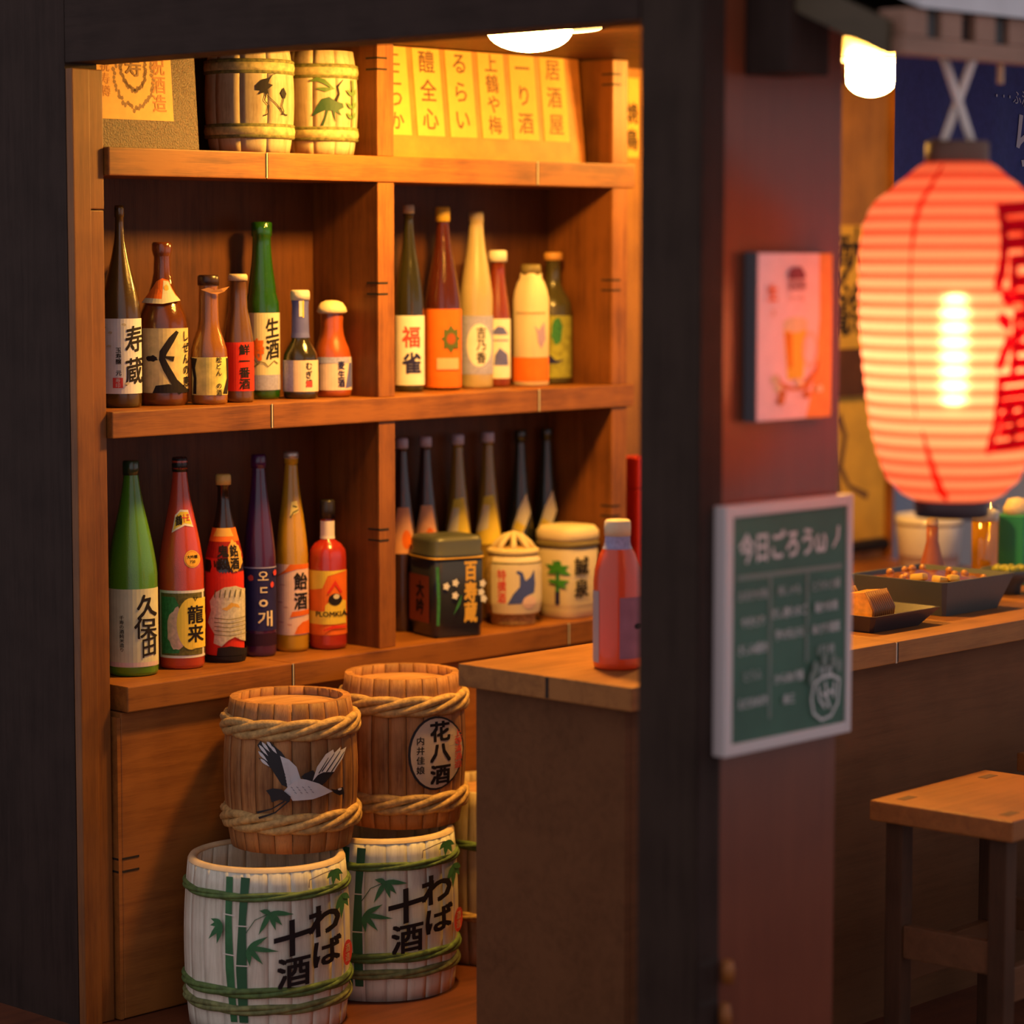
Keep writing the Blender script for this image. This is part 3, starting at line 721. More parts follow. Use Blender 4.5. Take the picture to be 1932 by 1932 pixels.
b = mr('narrow rust red bottle with a white cap, squeezed beside the carton', (1.238, 0.130), bottle_prof(0.027, 0.285, 0.0145, 0.50, 0.85), glass('rust resin', (0.30, 0.045, 0.015), 0.3, 0.3), mat('white cap', (0.80, 0.72, 0.58), 0.5), (0.268, 0.292, 0.0195))
lb = b.band(0.018, 0.146, -1.0, 1.0, P_WHITE)
p = b.ink()
p.poly([(-0.012, 0.118), (0.0, 0.130), (0.012, 0.128), (0.022, 0.112), (-0.012, 0.112)], P_BLUE).build('hill_print', lb)
p = b.ink(); p.rect(-0.012, 0.022, 0.098, 0.101, P_BLUE).build('line_print', lb)
p = b.ink()
p.poly([(-0.008, 0.046), (-0.006, 0.068), (0.004, 0.084), (0.020, 0.070), (0.022, 0.046)], P_BLUE)
p.build('mountain_print', lb)
cp_ = [(0.032, 0.0), (0.034, 0.003), (0.034, 0.185), (0.031, 0.205), (0.026, 0.222), (0.021, 0.232), (0.020, 0.243)]
b = mr('white square shouldered bottle with an orange foot', (1.316, 0.105), cp_, mat('ivory card', (0.74, 0.60, 0.38), 0.6), mat('olive cap', (0.20, 0.15, 0.05), 0.5), (0.240, 0.262, 0.0215), name='milk_bottle', sq=3.4)
lb = b.band(0.010, 0.062, -1.02, 1.02, P_ORANGE, 'foot_label')
p = b.ink(0.001)
PUR = paper('violet', (0.40, 0.28, 0.48))
p.poly([(-0.030, 0.16), (0.030, 0.16), (0.030, 0.155), (-0.030, 0.155)], paper('tan line', (0.5, 0.36, 0.2)))
p.poly([(0.006, 0.130), (0.016, 0.120), (0.028, 0.138), (0.030, 0.100), (0.022, 0.080), (0.014, 0.095), (0.012, 0.115)], PUR)
p.build('motif', b.t)
ol = bottle_prof(0.041, 0.285, 0.0165, 0.60, 0.78, lip=1.1)
b = mr('olive bottle with a green yellow label and orange cap, last in its row', (1.415, 0.130), ol, glass('olive glass', (0.10, 0.085, 0.025), 0.25, 0.3), mat('orange cap', (0.62, 0.30, 0.06), 0.5), (0.270, 0.288, 0.0205))
lb = b.band(0.014, 0.150, -0.98, 0.99, paper('lime label', (0.36, 0.36, 0.05), 0.3, 60))
p = b.ink()
p.ell(0.008, 0.115, 0.012, 0.03, P_GREEN, 16, .4).poly([(-0.022, 0.060), (-0.006, 0.064), (0.006, 0.052), (0.024, 0.054), (0.010, 0.046), (-0.014, 0.044)], P_NAVY)
p.build('motif', lb)

# --- lowest shelf, right: back row
def br(label, x, m, capm, lab, kind):
    b = Bottle(label, (x, 0.1575, ZL), bottle_prof(0.029, 0.405, 0.0105, 0.42, 0.93), m, capm, (0.385, 0.407, 0.0135), G_LR)
    p = b.ink(0.0009)
    if kind == 0:
        p.poly([(-0.028, 0.165), (0.028, 0.165), (0.019, 0.262), (-0.012, 0.262)], lab).ell(0.010, 0.195, 0.010, 0.020, P_ORANGE)
    elif kind == 1:
        p.poly([(-0.029, 0.165), (0.029, 0.165), (0.018, 0.272), (-0.012, 0.268)], lab).poly([(-0.026, 0.19), (0.0, 0.20), (0.004, 0.25), (-0.012, 0.25)], P_CREAM)
    else:
        p.poly([(-0.018, 0.190), (0.004, 0.178), (0.026, 0.225), (0.018, 0.270), (-0.004, 0.235)], lab).poly([(-0.016, 0.192), (0.003, 0.182), (0.012, 0.196), (-0.008, 0.210)], P_YEL)
    p.build('label', b.t)
LAVC = mat('lavender cap', (0.46, 0.42, 0.52), 0.35)
DK = glass('plum black glass', (0.05, 0.022, 0.025), 0.2, 0.3); YG = glass('honey glass', (0.46, 0.28, 0.04), 0.25, 0.4); BK = glass('ink green glass', (0.028, 0.032, 0.022), 0.25, 0.3)
P_SAL = paper('salmon', (0.78, 0.38, 0.20), 0.1)
br('plum dark bottle half hidden behind the upright, salmon label', 0.974, DK, LAVC, P_SAL, 0)
br('plum dark bottle in full view with a salmon and white label', 1.044, DK, LAVC, P_SAL, 0)
br('honey yellow bottle directly behind the navy box jar', 1.142, YG, LAVC, P_YEL, 1)
br('honey yellow bottle behind the straw wrapped jar', 1.236, YG, LAVC, P_YEL, 1)
br('black green bottle with a slanted beige label, nearer the straw jar', 1.338, BK, BK, P_CREAM, 2)
br('black green bottle with a slanted beige label above the bamboo jar', 1.424, BK, BK, P_CREAM, 2)

# --- jars
JX = thing('sake_box', 'square navy lidded sake jar with gold characters', 'jar', (1.000, 0.052, ZL), radians(43.3 + 20 - 45 - 1), group=None)
NAVYB = mat('navy lacquer', (0.030, 0.034, 0.040), 0.35, coat=0.2)
LIDM = mat('slate lid', (0.070, 0.072, 0.052), 0.4)
R4 = 0.061
JX.rotation_euler[2] = facing(1.000, 0.052) + radians(28)     # front face turned towards the counter
obj('body', MB().lathe([(0.056, 0.0), (0.058, 0.004), (0.058, 0.022), (0.061, 0.026), (R4, 0.158), (0.059, 0.162)], 48, sq=7), NAVYB, JX)
obj('lid', MB().lathe([(0.060, 0.1625), (0.063, 0.166), (0.063, 0.174), (0.060, 0.178), (0.061, 0.198), (0.057, 0.208), (0.040, 0.2095), (0.0005, 0.2095)], 48, sq=6), LIDM, JX)
obj('rim_line', MB().lathe([(0.0625, 0.163), (0.0642, 0.165), (0.0625, 0.167)], 48, sq=7, caps=False), GOLD, JX)
# front plate of print: local +x is the face turned to the viewer
p = Print(flat_map((R4 + 0.0005, 0, 0), (0, 1, 0), (0, 0, 1), (1, 0, 0)), 0.0006)
p.text('百寿蔵', 0.024, 0.094, 0.043, GOLD, 0.05, True, sx=0.72, gap=1.0)
for x, z in ((-0.012, 0.114), (-0.034, 0.108), (-0.014, 0.088), (0.050, 0.110), (0.046, 0.092), (0.051, 0.078)):
    for k in range(5): p.leaf(x, z, x + 0.009 * cos(k * 1.257), z + 0.009 * sin(k * 1.257), 0.008, P_WHITE)
p.stroke([(-0.057, 0.028), (-0.055, 0.08), (-0.058, 0.15)], 0.007, P_GREEN)
p.stroke([(-0.020, 0.05), (-0.008, 0.07), (-0.002, 0.088)], [0.001, 0.006, 0.002], P_GREEN)
p.build('front_print', JX)
p = Print(flat_map((0, -R4 - 0.0005, 0), (1, 0, 0), (0, 0, 1), (0, -1, 0)), 0.0006)
p.rect(-0.048, 0.040, 0.030, 0.128, paper('brick red', (0.30, 0.07, 0.03))).text('大吟', 0.0, 0.08, 0.036, INK, 0.04, True)
p.build('side_print', JX)

def straw_jar():
    t = thing('straw_jar', 'straw wrapped sake jar with a blue crane and knotted rope top', 'jar', (1.214, 0.062, ZL))
    th = facing(1.214, 0.062)
    pr = [(0.046, 0.0), (0.048, 0.004), (0.048, 0.022), (0.056, 0.026), (0.0605, 0.05), (0.0605, 0.130), (0.056, 0.146), (0.050, 0.152)]
    obj('body', MB().lathe(pr, 40), mat('straw mat', (0.42, 0.27, 0.09), 0.8, noise=0.4, nscale=160, bump=0.6), t)
    P = Print(round_map(pr, th, 0.0605, True), 0.001, dx=0.009, dy=0.012)
    P.rect(-0.046, 0.060, 0.027, 0.148, paper('sake wrap', (0.74, 0.62, 0.42)))
    P.text('特撰酒', -0.024, 0.086, 0.024, SEAL, 0.03, True, sx=0.8)
    BL = paper('crane blue', (0.06, 0.09, 0.34))
    P.poly([(-0.012, 0.048), (0.000, 0.070), (0.014, 0.086), (0.014, 0.110), (0.006, 0.116), (0.010, 0.121), (0.020, 0.116), (0.026, 0.098), (0.036, 0.106), (0.044, 0.122), (0.046, 0.09), (0.044, 0.072), (0.030, 0.066), (0.018, 0.050)], BL)
    P.ell(0.034, 0.052, 0.014, 0.014, P_PINK)
    P.rect(-0.046, 0.060, 0.134, 0.137, P_OLIVE)
    P.build('label', t)
    obj('lid', MB().lathe([(0.050, 0.1525), (0.050, 0.158), (0.04, 0.166), (0.0005, 0.168)], 32), STRAW, t)
    r = MB()
    for k in range(4):
        a = k * pi / 4
        r.tube([(0.047 * cos(a) * q, 0.047 * sin(a) * q, 0.158 + 0.036 * (1 - q * q)) for q in (-1, -.75, -.4, 0, .4, .75, 1)], 0.0065, 8)
    r.tube([(0.049 * cos(w), 0.049 * sin(w), 0.157) for w in [i * pi / 12 for i in range(24)]], 0.008, 8, True)
    obj('rope_top', r, mat('pale rope', (0.66, 0.52, 0.26), 0.75, bump=0.5), t)
straw_jar()
BJ = thing('bamboo_jar', 'cream sake jar with green bamboo and black characters, nearest the counter', 'jar', (1.386, 0.060, ZL))
pr = [(0.050, 0.0), (0.054, 0.004), (0.054, 0.020), (0.056, 0.026), (0.058, 0.034), (0.058, 0.148), (0.056, 0.154)]
obj('body', MB().lathe(pr, 48, sq=3.2), mat('cream jar', (0.70, 0.58, 0.36), 0.5), BJ)
obj('rim_band', MB().lathe([(0.0575, 0.1545), (0.061, 0.157), (0.061, 0.166), (0.058, 0.169)], 48, sq=3.2), mat('olive band', (0.20, 0.15, 0.05), 0.6), BJ)
obj('lid', MB().lathe([(0.058, 0.1695), (0.061, 0.174), (0.060, 0.190), (0.052, 0.200), (0.03, 0.203), (0.0005, 0.203)], 48, sq=3.2), mat('cream lid', (0.74, 0.60, 0.33), 0.5), BJ)
p = Print(round_map(pr, facing(1.386, 0.060), 0.062, True, sq=3.2), 0.0015, dx=0.01, dy=0.02)
p.stroke([(-0.022, 0.032), (-0.022, 0.06)], 0.011, P_NAVY)
p.stroke([(-0.022, 0.06), (-0.021, 0.128)], 0.010, P_GREEN)
BG = paper('leaf green', (0.05, 0.26, 0.03))
for a_, l_ in ((20, .026), (70, .02), (120, .024), (160, .03), (-20, .03), (200, .026)): p.leaf(-0.021, 0.108, -0.021 + l_ * cos(radians(a_)), 0.108 + l_ * sin(radians(a_)), 0.012, BG)
for a_, l_ in ((10, .026), (-30, .024), (170, .024)): p.leaf(-0.021, 0.080, -0.021 + l_ * cos(radians(a_)), 0.080 + l_ * sin(radians(a_)), 0.010, BG)
p.text('誠泉', 0.030, 0.092, 0.042, INK, 0.03, True, sx=0.8, gap=1.15)
p.build('label', BJ)

b = Bottle('red and orange sauce bottle with a white cap on the bar counter end', (0.458, -0.895, 0.7150), [(0.038, 0), (0.0405, 0.004), (0.041, 0.012), (0.041, 0.150), (0.039, 0.170), (0.031, 0.196), (0.0215, 0.212), (0.0205, 0.232)], glass('vermilion resin', (0.85, 0.075, 0.012), 0.35, 0.12), mat('cream cap', (0.82, 0.66, 0.42), 0.5), (0.228, 0.255, 0.0225), None, 'sauce_bottle')
b.band(0.206, 0.232, -1.3, 1.3, P_LAV, 'neck_label')
lb = b.band(0.020, 0.125, 0.10, 1.0, paper('mauve label', (0.30, 0.14, 0.20), 0.1))
p = b.ink(); p.ell(0.034, 0.075, 0.005, 0.005, INK).build('lettering', lb)
b.band(0.012, 0.135, -1.0, -0.75, paper('grey back label', (0.40, 0.33, 0.34)), 'back_label')

# ------------------------------------------------------------------ casks
def rope_band(R, z, ar, az, rs, strands, turns):
    mb = MB(); N = 132
    for k in range(strands):
        path = []
        for i in range(N):
            w = 2 * pi * i / N; ph = turns * w + 2 * pi * k / strands
            path.append(((R + ar * cos(ph)) * cos(w), (R + ar * cos(ph)) * sin(w), z + az * sin(ph)))
        mb.tube(path, rs, 8, True)
    return mb
def cask_prof(h, rm, re): return [(re + (rm - re) * sin(pi * (0.06 + 0.88 * k / 12)) ** 0.9 if False else re + (rm - re) * (1 - (2 * k / 12 - 1) ** 2), h * k / 12) for k in range(13)]
def cask(name, label, loc, h, rm, re, n, m, lidm, lid_drop, group, wall=0.014, seam=0.035, dip=0.0010):
    t = thing(name, label, 'barrel', loc, 0.0, group)
    pr = cask_prof(h, rm, re)
    mb = MB(); seg = 4; A = 2 * pi / n * (1 - seam)
    for j, (r, z) in enumerate(pr):
        for i in range(seg + 1):
            a = -A / 2 + A * i / seg
            rr = r - (dip if i in (0, seg) else 0)
            mb.v.append((rr * cos(a), rr * sin(a), z))
        for i in range(seg + 1):
            a = -A / 2 + A * i / seg
            mb.v.append(((r - wall) * cos(a), (r - wall) * sin(a), z))
    w = 2 * (seg + 1); J = len(pr)
    def F(f, sm=False): mb.f.append(f); mb.m.append(0); mb.smooth.append(sm)
    for j in range(J - 1):
        for i in range(seg):
            F([j * w + i, j * w + i + 1, (j + 1) * w + i + 1, (j + 1) * w + i], True)
            F([j * w + seg + 1 + i + 1, j * w + seg + 1 + i, (j + 1) * w + seg + 1 + i, (j + 1) * w + seg + 1 + i + 1], True)
        F([j * w + seg + 1, j * w, (j + 1) * w, (j + 1) * w + seg + 1]); F([j * w + seg, j * w + w - 1, (j + 1) * w + w - 1, (j + 1) * w + seg])
    F([i for i in range(seg + 1)] + [seg + 1 + i for i in reversed(range(seg + 1))])
    F([(J - 1) * w + i for i in range(seg + 1)] + [(J - 1) * w + seg + 1 + i for i in reversed(range(seg + 1))])
    me = mb.mesh('stave', m)
    for k in range(n):
        o = link('stave', me, t, (0, 0, 0), 2 * pi * (k + 0.5) / n)
    core = [(r - wall * 0.12, z) for r, z in pr[1:-1] if z < h - lid_drop - 0.004]
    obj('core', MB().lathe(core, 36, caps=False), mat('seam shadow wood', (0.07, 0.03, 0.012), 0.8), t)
    zl = h - lid_drop
    rl = prof_r(pr, zl) - wall * 0.6
    obj('lid', MB().lathe([(rl, zl - 0.012), (rl, zl - 0.002), (rl * 0.97, zl), (rl * 0.80, zl), (rl * 0.78, zl - 0.0025), (rl * 0.75, zl), (0.0005, zl)], 40, smooth=False), lidm, t)
    return t, pr
G_BR, G_CR = 'brown casks on the casks below', 'cream bamboo casks on the floor'

# brown casks
UF = (0.371, -0.156, 0.3155)
t, pr = cask('sake_cask', 'brown cask with a flying white crane, standing on the front bamboo cask', UF, 0.280, 0.1265, 0.113, 22, W_BARREL, W_BARRELT, 0.016, G_BR)
obj('rope_band', rope_band(prof_r(pr, 0.232) + 0.0015, 0.232, 0.0035, 0.0125, 0.0085, 4, 3), STRAW, t)
obj('rope_band', rope_band(prof_r(pr, 0.058) + 0.0015, 0.058, 0.0035, 0.0125, 0.0085, 4, 3), STRAW, t)
C_W = mat('crane white', (0.66, 0.64, 0.66), 0.6); C_K = mat('crane black', (0.012, 0.011, 0.016), 0.6)
p = Print(round_map(pr, facing(UF[0], UF[1]), 0.1262, True), 0.0014, dx=0.012, dy=0.025)
def cz(q):   # drawing units (x right, y down) to metres on the cask
    return [((x - 601) * 0.000273, 0.150 - (y - 800) * 0.000275) for x, y in q]
p.poly(cz([(395, 570), (430, 600), (450, 560), (490, 600), (540, 640), (575, 690), (605, 800), (595, 885), (540, 860), (470, 750), (415, 715), (385, 685), (420, 690), (380, 640), (400, 640), (375, 600)]), C_K)
p.poly(cz([(530, 665), (590, 690), (640, 740), (668, 830), (640, 900), (580, 890), (566, 800)]), C_W)
for x0, y0, x1, y1 in ((388, 598, 450, 668), (385, 640, 448, 705), (400, 690, 460, 738), (408, 578, 462, 640), (440, 565, 486, 628), (470, 600, 510, 650)): p.leaf(*cz([(x0, y0)])[0], *cz([(x1, y1)])[0], 0.0055, C_W)
for k in range(8): p.leaf(*cz([(575 + k * 4, 715 + k * 22)])[0], *cz([(545 + k * 4, 708 + k * 22)])[0], 0.004, C_W)
p.poly(cz([(668, 805), (690, 785), (745, 765), (765, 800), (800, 785), (885, 790), (830, 850), (800, 875), (745, 850), (700, 835)]), C_K)
p.poly(cz([(740, 840), (770, 745), (830, 665), (880, 640), (885, 665), (930, 632), (925, 655), (968, 640), (940, 710), (900, 760), (880, 792), (812, 785), (775, 800)]), C_W)
for x0, y0, x1, y1 in ((800, 780, 885, 668), (830, 785, 925, 658), (862, 788, 950, 668), (780, 790, 845, 690)): p.stroke(cz([(x0, y0), (x1, y1)]), [0.002, 0.001], C_K)
p.poly(cz([(555, 900), (600, 850), (650, 815), (700, 825), (780, 858), (868, 922), (800, 945), (740, 962), (612, 966), (590, 930)]), C_W)
for k in range(12): p.stroke(cz([(600 + 12 * k, 870 + (k % 3) * 18), (612 + 12 * k, 880 + (k % 3) * 18)]), 0.0012, paper('feather grey', (0.25, 0.25, 0.30)))
p.poly(cz([(445, 895), (490, 878), (545, 885), (600, 935), (590, 972), (530, 955), (480, 975), (470, 930)]), C_K)
p.stroke(cz([(560, 965), (480, 1020), (385, 1052)]), [0.003, 0.0024, 0.0045], C_K)
p.stroke(cz([(585, 965), (500, 1045), (395, 1088)]), [0.003, 0.0024, 0.0045], C_K)
p.poly(cz([(850, 900), (880, 912), (925, 900), (935, 950), (905, 955), (868, 930)]), C_K)
p.ell(*cz([(905, 912)])[0], 0.0035, 0.0022, C_W, 10)
p.stroke(cz([(926, 945), (928, 985)]), [0.003, 0.0006], C_K)
p.build('crane_print', t)

UB = (0.668, -0.154, 0.3155)
t, pr = cask('sake_cask', 'brown cask with a round character emblem, standing on the rear bamboo cask', UB, 0.292, 0.1245, 0.112, 22, W_BARREL, W_BARRELT, 0.018, G_BR)
obj('rope_band', rope_band(prof_r(pr, 0.240) + 0.0015, 0.240, 0.0035, 0.0125, 0.0085, 4, 3), STRAW, t)
obj('rope_band', rope_band(prof_r(pr, 0.050) + 0.0015, 0.050, 0.0035, 0.0125, 0.0085, 4, 3), STRAW, t)
p = Print(round_map(pr, facing(UB[0], UB[1]), 0.1242, True), 0.0014, dx=0.011, dy=0.02)
p.ell(0.064, 0.148, 0.054, 0.072, C_K).ell(0.065, 0.148, 0.050, 0.068, paper('emblem', (0.62, 0.48, 0.34), 0.08))
p.text('花八酒', 0.072, 0.148, 0.040, INK, 0.04, True, sx=1.0, gap=1.05)
p.text('内井佳娘', 0.034, 0.146, 0.0165, INK, 0.02, True, gap=1.15)
p.text('上等清酒造', 0.106, 0.150, 0.015, SEAL, 0.02, True)
p.build('emblem', t)

# cream bamboo casks
GB1 = mat('bamboo green', (0.035, 0.17, 0.06), 0.6, noise=0.2); GB2 = mat('bamboo dark green', (0.025, 0.12, 0.05), 0.6)
def bamboo_cask(label, loc, h, rm, re, full=True):
    t, pr = cask('bamboo_cask', label, loc, h, rm, re, 22, W_CREAM, W_BARRELT, 0.05, G_CR, 0.016, 0.005, 0.0004)
    obj('rim', MB().lathe([(re - 0.016, h + 0.0005), (re - 0.017, h + 0.004), (re - 0.010, h + 0.009), (re - 0.003, h + 0.007), (re + 0.0005, h + 0.0005)], 48, caps=False), mat('pale rim wood', (0.66, 0.50, 0.30), 0.55, noise=0.15, nscale=30), t)
    for z, rr in ((0.262, 0.0062), (0.086, 0.0075), (0.054, 0.0075)):
        obj('rope_band', rope_band(prof_r(pr, z) + 0.0005, z, 0.002, rr * 0.7, rr * 0.75, 3, 3), GREENROPE if z > .06 else mat('faded rope', (0.20, 0.22, 0.08), 0.7, noise=0.5, nscale=60, bump=0.4), t)
    p = Print(round_map(pr, facing(loc[0], loc[1]), rm, True), 0.0014, dx=0.014, dy=0.03)
    p.stroke([(-0.070, 0.298), (-0.070, 0.22), (-0.068, 0.13), (-0.063, 0.030)], [0.0125, 0.012, 0.015, 0.012], GB1)
    p.stroke([(-0.040, 0.298), (-0.045, 0.22), (-0.047, 0.13), (-0.045, 0.030)], [0.017, 0.013, 0.019, 0.016], GB2)
    for z in (0.228, 0.155):
        p.stroke([(-0.079, z + 0.002), (-0.058, z)], 0.0022, P_WHITE); p.stroke([(-0.058, z - 0.018), (-0.034, z - 0.018)], 0.0022, P_WHITE)
    p.stroke([(-0.038, 0.198), (-0.022, 0.222), (0.004, 0.234)], 0.0014, GB2)
    for x, y, L in ((0.006, 0.236, ((-8, .042), (-50, .032), (-75, .034), (-118, .046), (170, .02))), (-0.034, 0.172, ((30, .040), (-8, .054), (-50, .040), (-85, .034))), (-0.080, 0.214, ((200, .022), (235, .040), (258, .040), (165, .02))), (0.124, 0.298, ((-40, .02), (-70, .026), (-100, .028), (-140, .02))), (0.134, 0.25, ((-70, .03), (-95, .045), (-115, .036), (-50, .02)))):
        for a, l in L: p.leaf(x, y, x + l * cos(radians(a)), y + l * sin(radians(a)), 0.0098, GB1)
    p.text('十', 0.043, 0.188, 0.068, INK, 0.04, sx=0.98, slope=0.22)
    p.text('酒', 0.045, 0.125, 0.060, INK, 0.03, slope=0.12)
    p.text('わ', 0.099, 0.213, 0.064, INK, 0.035, sx=0.95, slope=0.1).text('ば', 0.103, 0.154, 0.054, INK, 0.035, sx=1.0, slope=0.1)
    p.ell(0.139, 0.138, 0.0085, 0.024, SEAL, 20).text('酒造', 0.139, 0.138, 0.017, P_CREAM, 0.0, True, sx=0.5)
    p.stroke([(0.074, 0.276), (0.076, 0.290), (0.10, 0.297), (0.118, 0.300)], 0.0018, paper('twig', (0.30, 0.24, 0.20)))
    p.build('bamboo_print', t)
    return t
bamboo_cask('front cream cask painted with green bamboo and black characters', (0.282, -0.186, 0.001), 0.305, 0.1545, 0.146)
bamboo_cask('rear cream cask painted with bamboo, under the emblem cask', (0.598, -0.167, 0.001), 0.305, 0.1485, 0.141)
t, pr = cask('plain_cask', 'pale cask at the back between the casks and the bar counter', (0.932, -0.158, 0.001), 0.350, 0.138, 0.128, 20, W_CREAM2, W_BARRELT, 0.02, None)
for z in (0.245, 0.10): obj('rope_band', rope_band(prof_r(pr, z) + 0.001, z, 0.002, 0.005, 0.005, 3, 3), GREENROPE if z > .2 else STRAW, t)
p = Print(round_map(pr, facing(0.932, -0.158), 0.138, True), 0.0014, dx=0.014, dy=0.03)
for a, l in ((200, .03), (240, .045), (270, .05), (150, .03)): p.leaf(-0.01, 0.25, -0.01 + l * cos(radians(a)), 0.25 + l * sin(radians(a)), 0.012, GB1)
p.build('leaf_print', t)

# small casks on the top shelf
ZT = 1.6145
def small_cask(label, loc, h, rm, re, kind):
    t, pr = cask('small_cask', label, loc, h, rm, re, 10, W_CREAM2, W_CREAM2, 0.008, 'small casks on the top shelf', 0.012, 0.0015, 0.0002)
    OG = mat('olive paint', (0.17, 0.16, 0.04), 0.7, noise=0.5, nscale=120)
    for z in (h * 0.20, h * 0.80):
        r = prof_r(pr, z)
        obj('hoop', MB().lathe([(r - 0.002, z - 0.011), (r + 0.0035, z - 0.008), (r + 0.005, z), (r + 0.0035, z + 0.008), (r - 0.002, z + 0.011)], 48, caps=False), mat('pale hoop', (0.50, 0.40, 0.16), 0.7, noise=0.35, nscale=90), t)
        obj('hoop_edge', MB().lathe([(r, z - 0.0145), (r + 0.0045, z - 0.012), (r + 0.0035, z - 0.007)], 48, caps=False), OG, t)
        obj('hoop_edge', MB().lathe([(r + 0.0035, z + 0.007), (r + 0.0045, z + 0.012), (r, z + 0.0145)], 48, caps=False), OG, t)
    p = Print(round_map(pr, facing(loc[0], loc[1]), rm, True), 0.0014, dx=0.010, dy=0.02)
    if kind == 0:
        p.poly([(0.012, 0.125), (0.024, 0.137), (0.040, 0.141), (0.036, 0.130), (0.045, 0.127), (0.034, 0.118), (0.036, 0.110), (0.026, 0.112), (0.016, 0.108), (0.022, 0.116), (0.012, 0.117)], INK)
        p.stroke([(0.038, 0.138), (0.044, 0.146), (0.058, 0.152)], [0.002, 0.0012, 0.0006], INK)
        p.stroke([(0.032, 0.112), (0.028, 0.098), (0.036, 0.088), (0.034, 0.072), (0.028, 0.069)], [0.003, 0.0018, 0.0018, 0.0018, 0.003], INK)
        p.stroke([(0.030, 0.110), (0.050, 0.092), (0.066, 0.072), (0.071, 0.071)], [0.001, 0.0016, 0.002, 0.003], INK)
        p.poly([(0.058, 0.112), (0.064, 0.124), (0.069, 0.112), (0.066, 0.102), (0.062, 0.104)], INK)
        p.stroke([(0.064, 0.104), (0.060, 0.088), (0.064, 0.078), (0.060, 0.071)], 0.0018, INK)
    else:
        GK = mat('painted green', (0.02, 0.07, 0.015), 0.6); GK2 = mat('painted leaf', (0.10, 0.18, 0.03), 0.6)
        p.poly([(-0.008, 0.090), (0.004, 0.108), (0.018, 0.112), (0.030, 0.104), (0.044, 0.100), (0.046, 0.092), (0.036, 0.086), (0.042, 0.076), (0.028, 0.084), (0.010, 0.086), (-0.016, 0.074)], GK)
        p.stroke([(0.030, 0.104), (0.037, 0.118), (0.034, 0.132), (0.046, 0.146)], [0.006, 0.003, 0.004, 0.001], INK)
        p.stroke([(0.014, 0.086), (0.010, 0.070), (0.004, 0.056)], [0.004, 0.003, 0.005], GK)
        p.stroke([(0.026, 0.086), (0.030, 0.064)], [0.005, 0.001], GK)
        p.stroke([(-0.018, 0.142), (-0.006, 0.146), (0.008, 0.142), (0.026, 0.128)], [0.003, 0.008, 0.009, 0.003], GK2)
        p.stroke([(-0.006, 0.128), (0.012, 0.126), (0.028, 0.128)], [0.003, 0.009, 0.002], GK2)
        for y in (0.07, 0.09, 0.115): p.leaf(0.062, y, 0.050, y + 0.012, 0.007, GK2); p.leaf(0.062, y, 0.067, y + 0.014, 0.006, GK2)
        p.stroke([(0.062, 0.056), (0.062, 0.146)], [0.002, 0.004], GK2)
    p.build('painting', t)
small_cask('small cask with two painted black cranes on the top shelf', (0.490, 0.080, ZT), 0.203, 0.0865, 0.077, 0)
small_cask('small cask with a painted green bird beside the upright', (0.675, 0.080, ZT), 0.203, 0.0750, 0.066, 1)

# ------------------------------------------------------------------ cards on the top shelf
t = thing('picture_card', 'brown speckled card with an orange print, leaning on the top shelf', 'picture', (0.075, 0.022, ZT))
t.rotation_euler = (radians(-4), 0, 0)
obj('board', MB().box(0.001, 0.238, 0.0, 0.006, 0.0, 0.200), mat('speckled brown card', (0.085, 0.036, 0.010), 0.45, spec=0.5, noise=0.5, nscale=260, bump=0.9, bscale=300), t)
p = Print(flat_map((0, 0, 0), (1, 0, 0), (0, 0, 1), (0, -1, 0)), 0.0006)
OP = mat('orange print', (0.74, 0.34, 0.04), 0.55, noise=0.06); RB = mat('rust ink', (0.45, 0.16, 0.02), 0.6); BB = mat('brown ink', (0.22, 0.09, 0.015), 0.6)
p.rect(0.002, 0.180, 0.052, 0.200, OP)
rnd = random.Random(3)
for (cx_, cz_, rx, rz_) in ((0.090, 0.135, 0.044, 0.062), (0.090, 0.145, 0.028, 0.038)):
    for k in range(54):
        a = 2 * pi * k / 54; q = 1 + 0.16 * (rnd.random() - .5)
        p.ell(cx_ + rx * q * cos(a), cz_ + rz_ * q * sin(a), 0.0040, 0.0045, BB, 6, .6, k); p.layer -= 1
p.layer += 1
p.text('祝酒造', 0.148, 0.118, 0.034, RB, 0.02, True, gap=1.0).text('祝寿樽', 0.024, 0.125, 0.022, RB, 0.0, True)
p.text('寿', 0.090, 0.150, 0.040, BB, 0.02)
p.build('print', t)

t = thing('menu_board', 'orange board with six paper menu strips on the top shelf', 'sign', (0.80, 0.045, ZT))
t.rotation_euler = (radians(-6), 0, 0)
obj('board', MB().box(0.0, 0.626, 0.0, 0.008, 0.0, 0.226), mat('orange board', (0.55, 0.20, 0.03), 0.6, noise=0.15, nscale=25), t)
STRIP = paper('menu strip', (0.76, 0.43, 0.085), 0.05)
FAINT = mat('brown brush ink', (0.16, 0.075, 0.02), 0.7)
for k, (s_, w_) in enumerate((('上二つか', .098), ('醴全心', .096), ('るらい', .094), ('上鶴や梅', .094), ('一り酒', .094), ('居酒屋', .094))):
    x0 = 0.022 + k * 0.0955
    st = obj('menu_strip', MB().box(x0, x0 + 0.078, -0.0016, -0.0002, 0.046, 0.2255), STRIP, t)
    p = Print(flat_map((0, -0.0016, 0), (1, 0, 0), (0, 0, 1), (0, -1, 0)), 0.0004)
    p.text(s_, x0 + 0.039, 0.140, 0.041 if len(s_) == 4 else 0.048, FAINT, 0.015, True, gap=1.22 if len(s_) == 3 else 1.06)
    p.build('lettering', st)

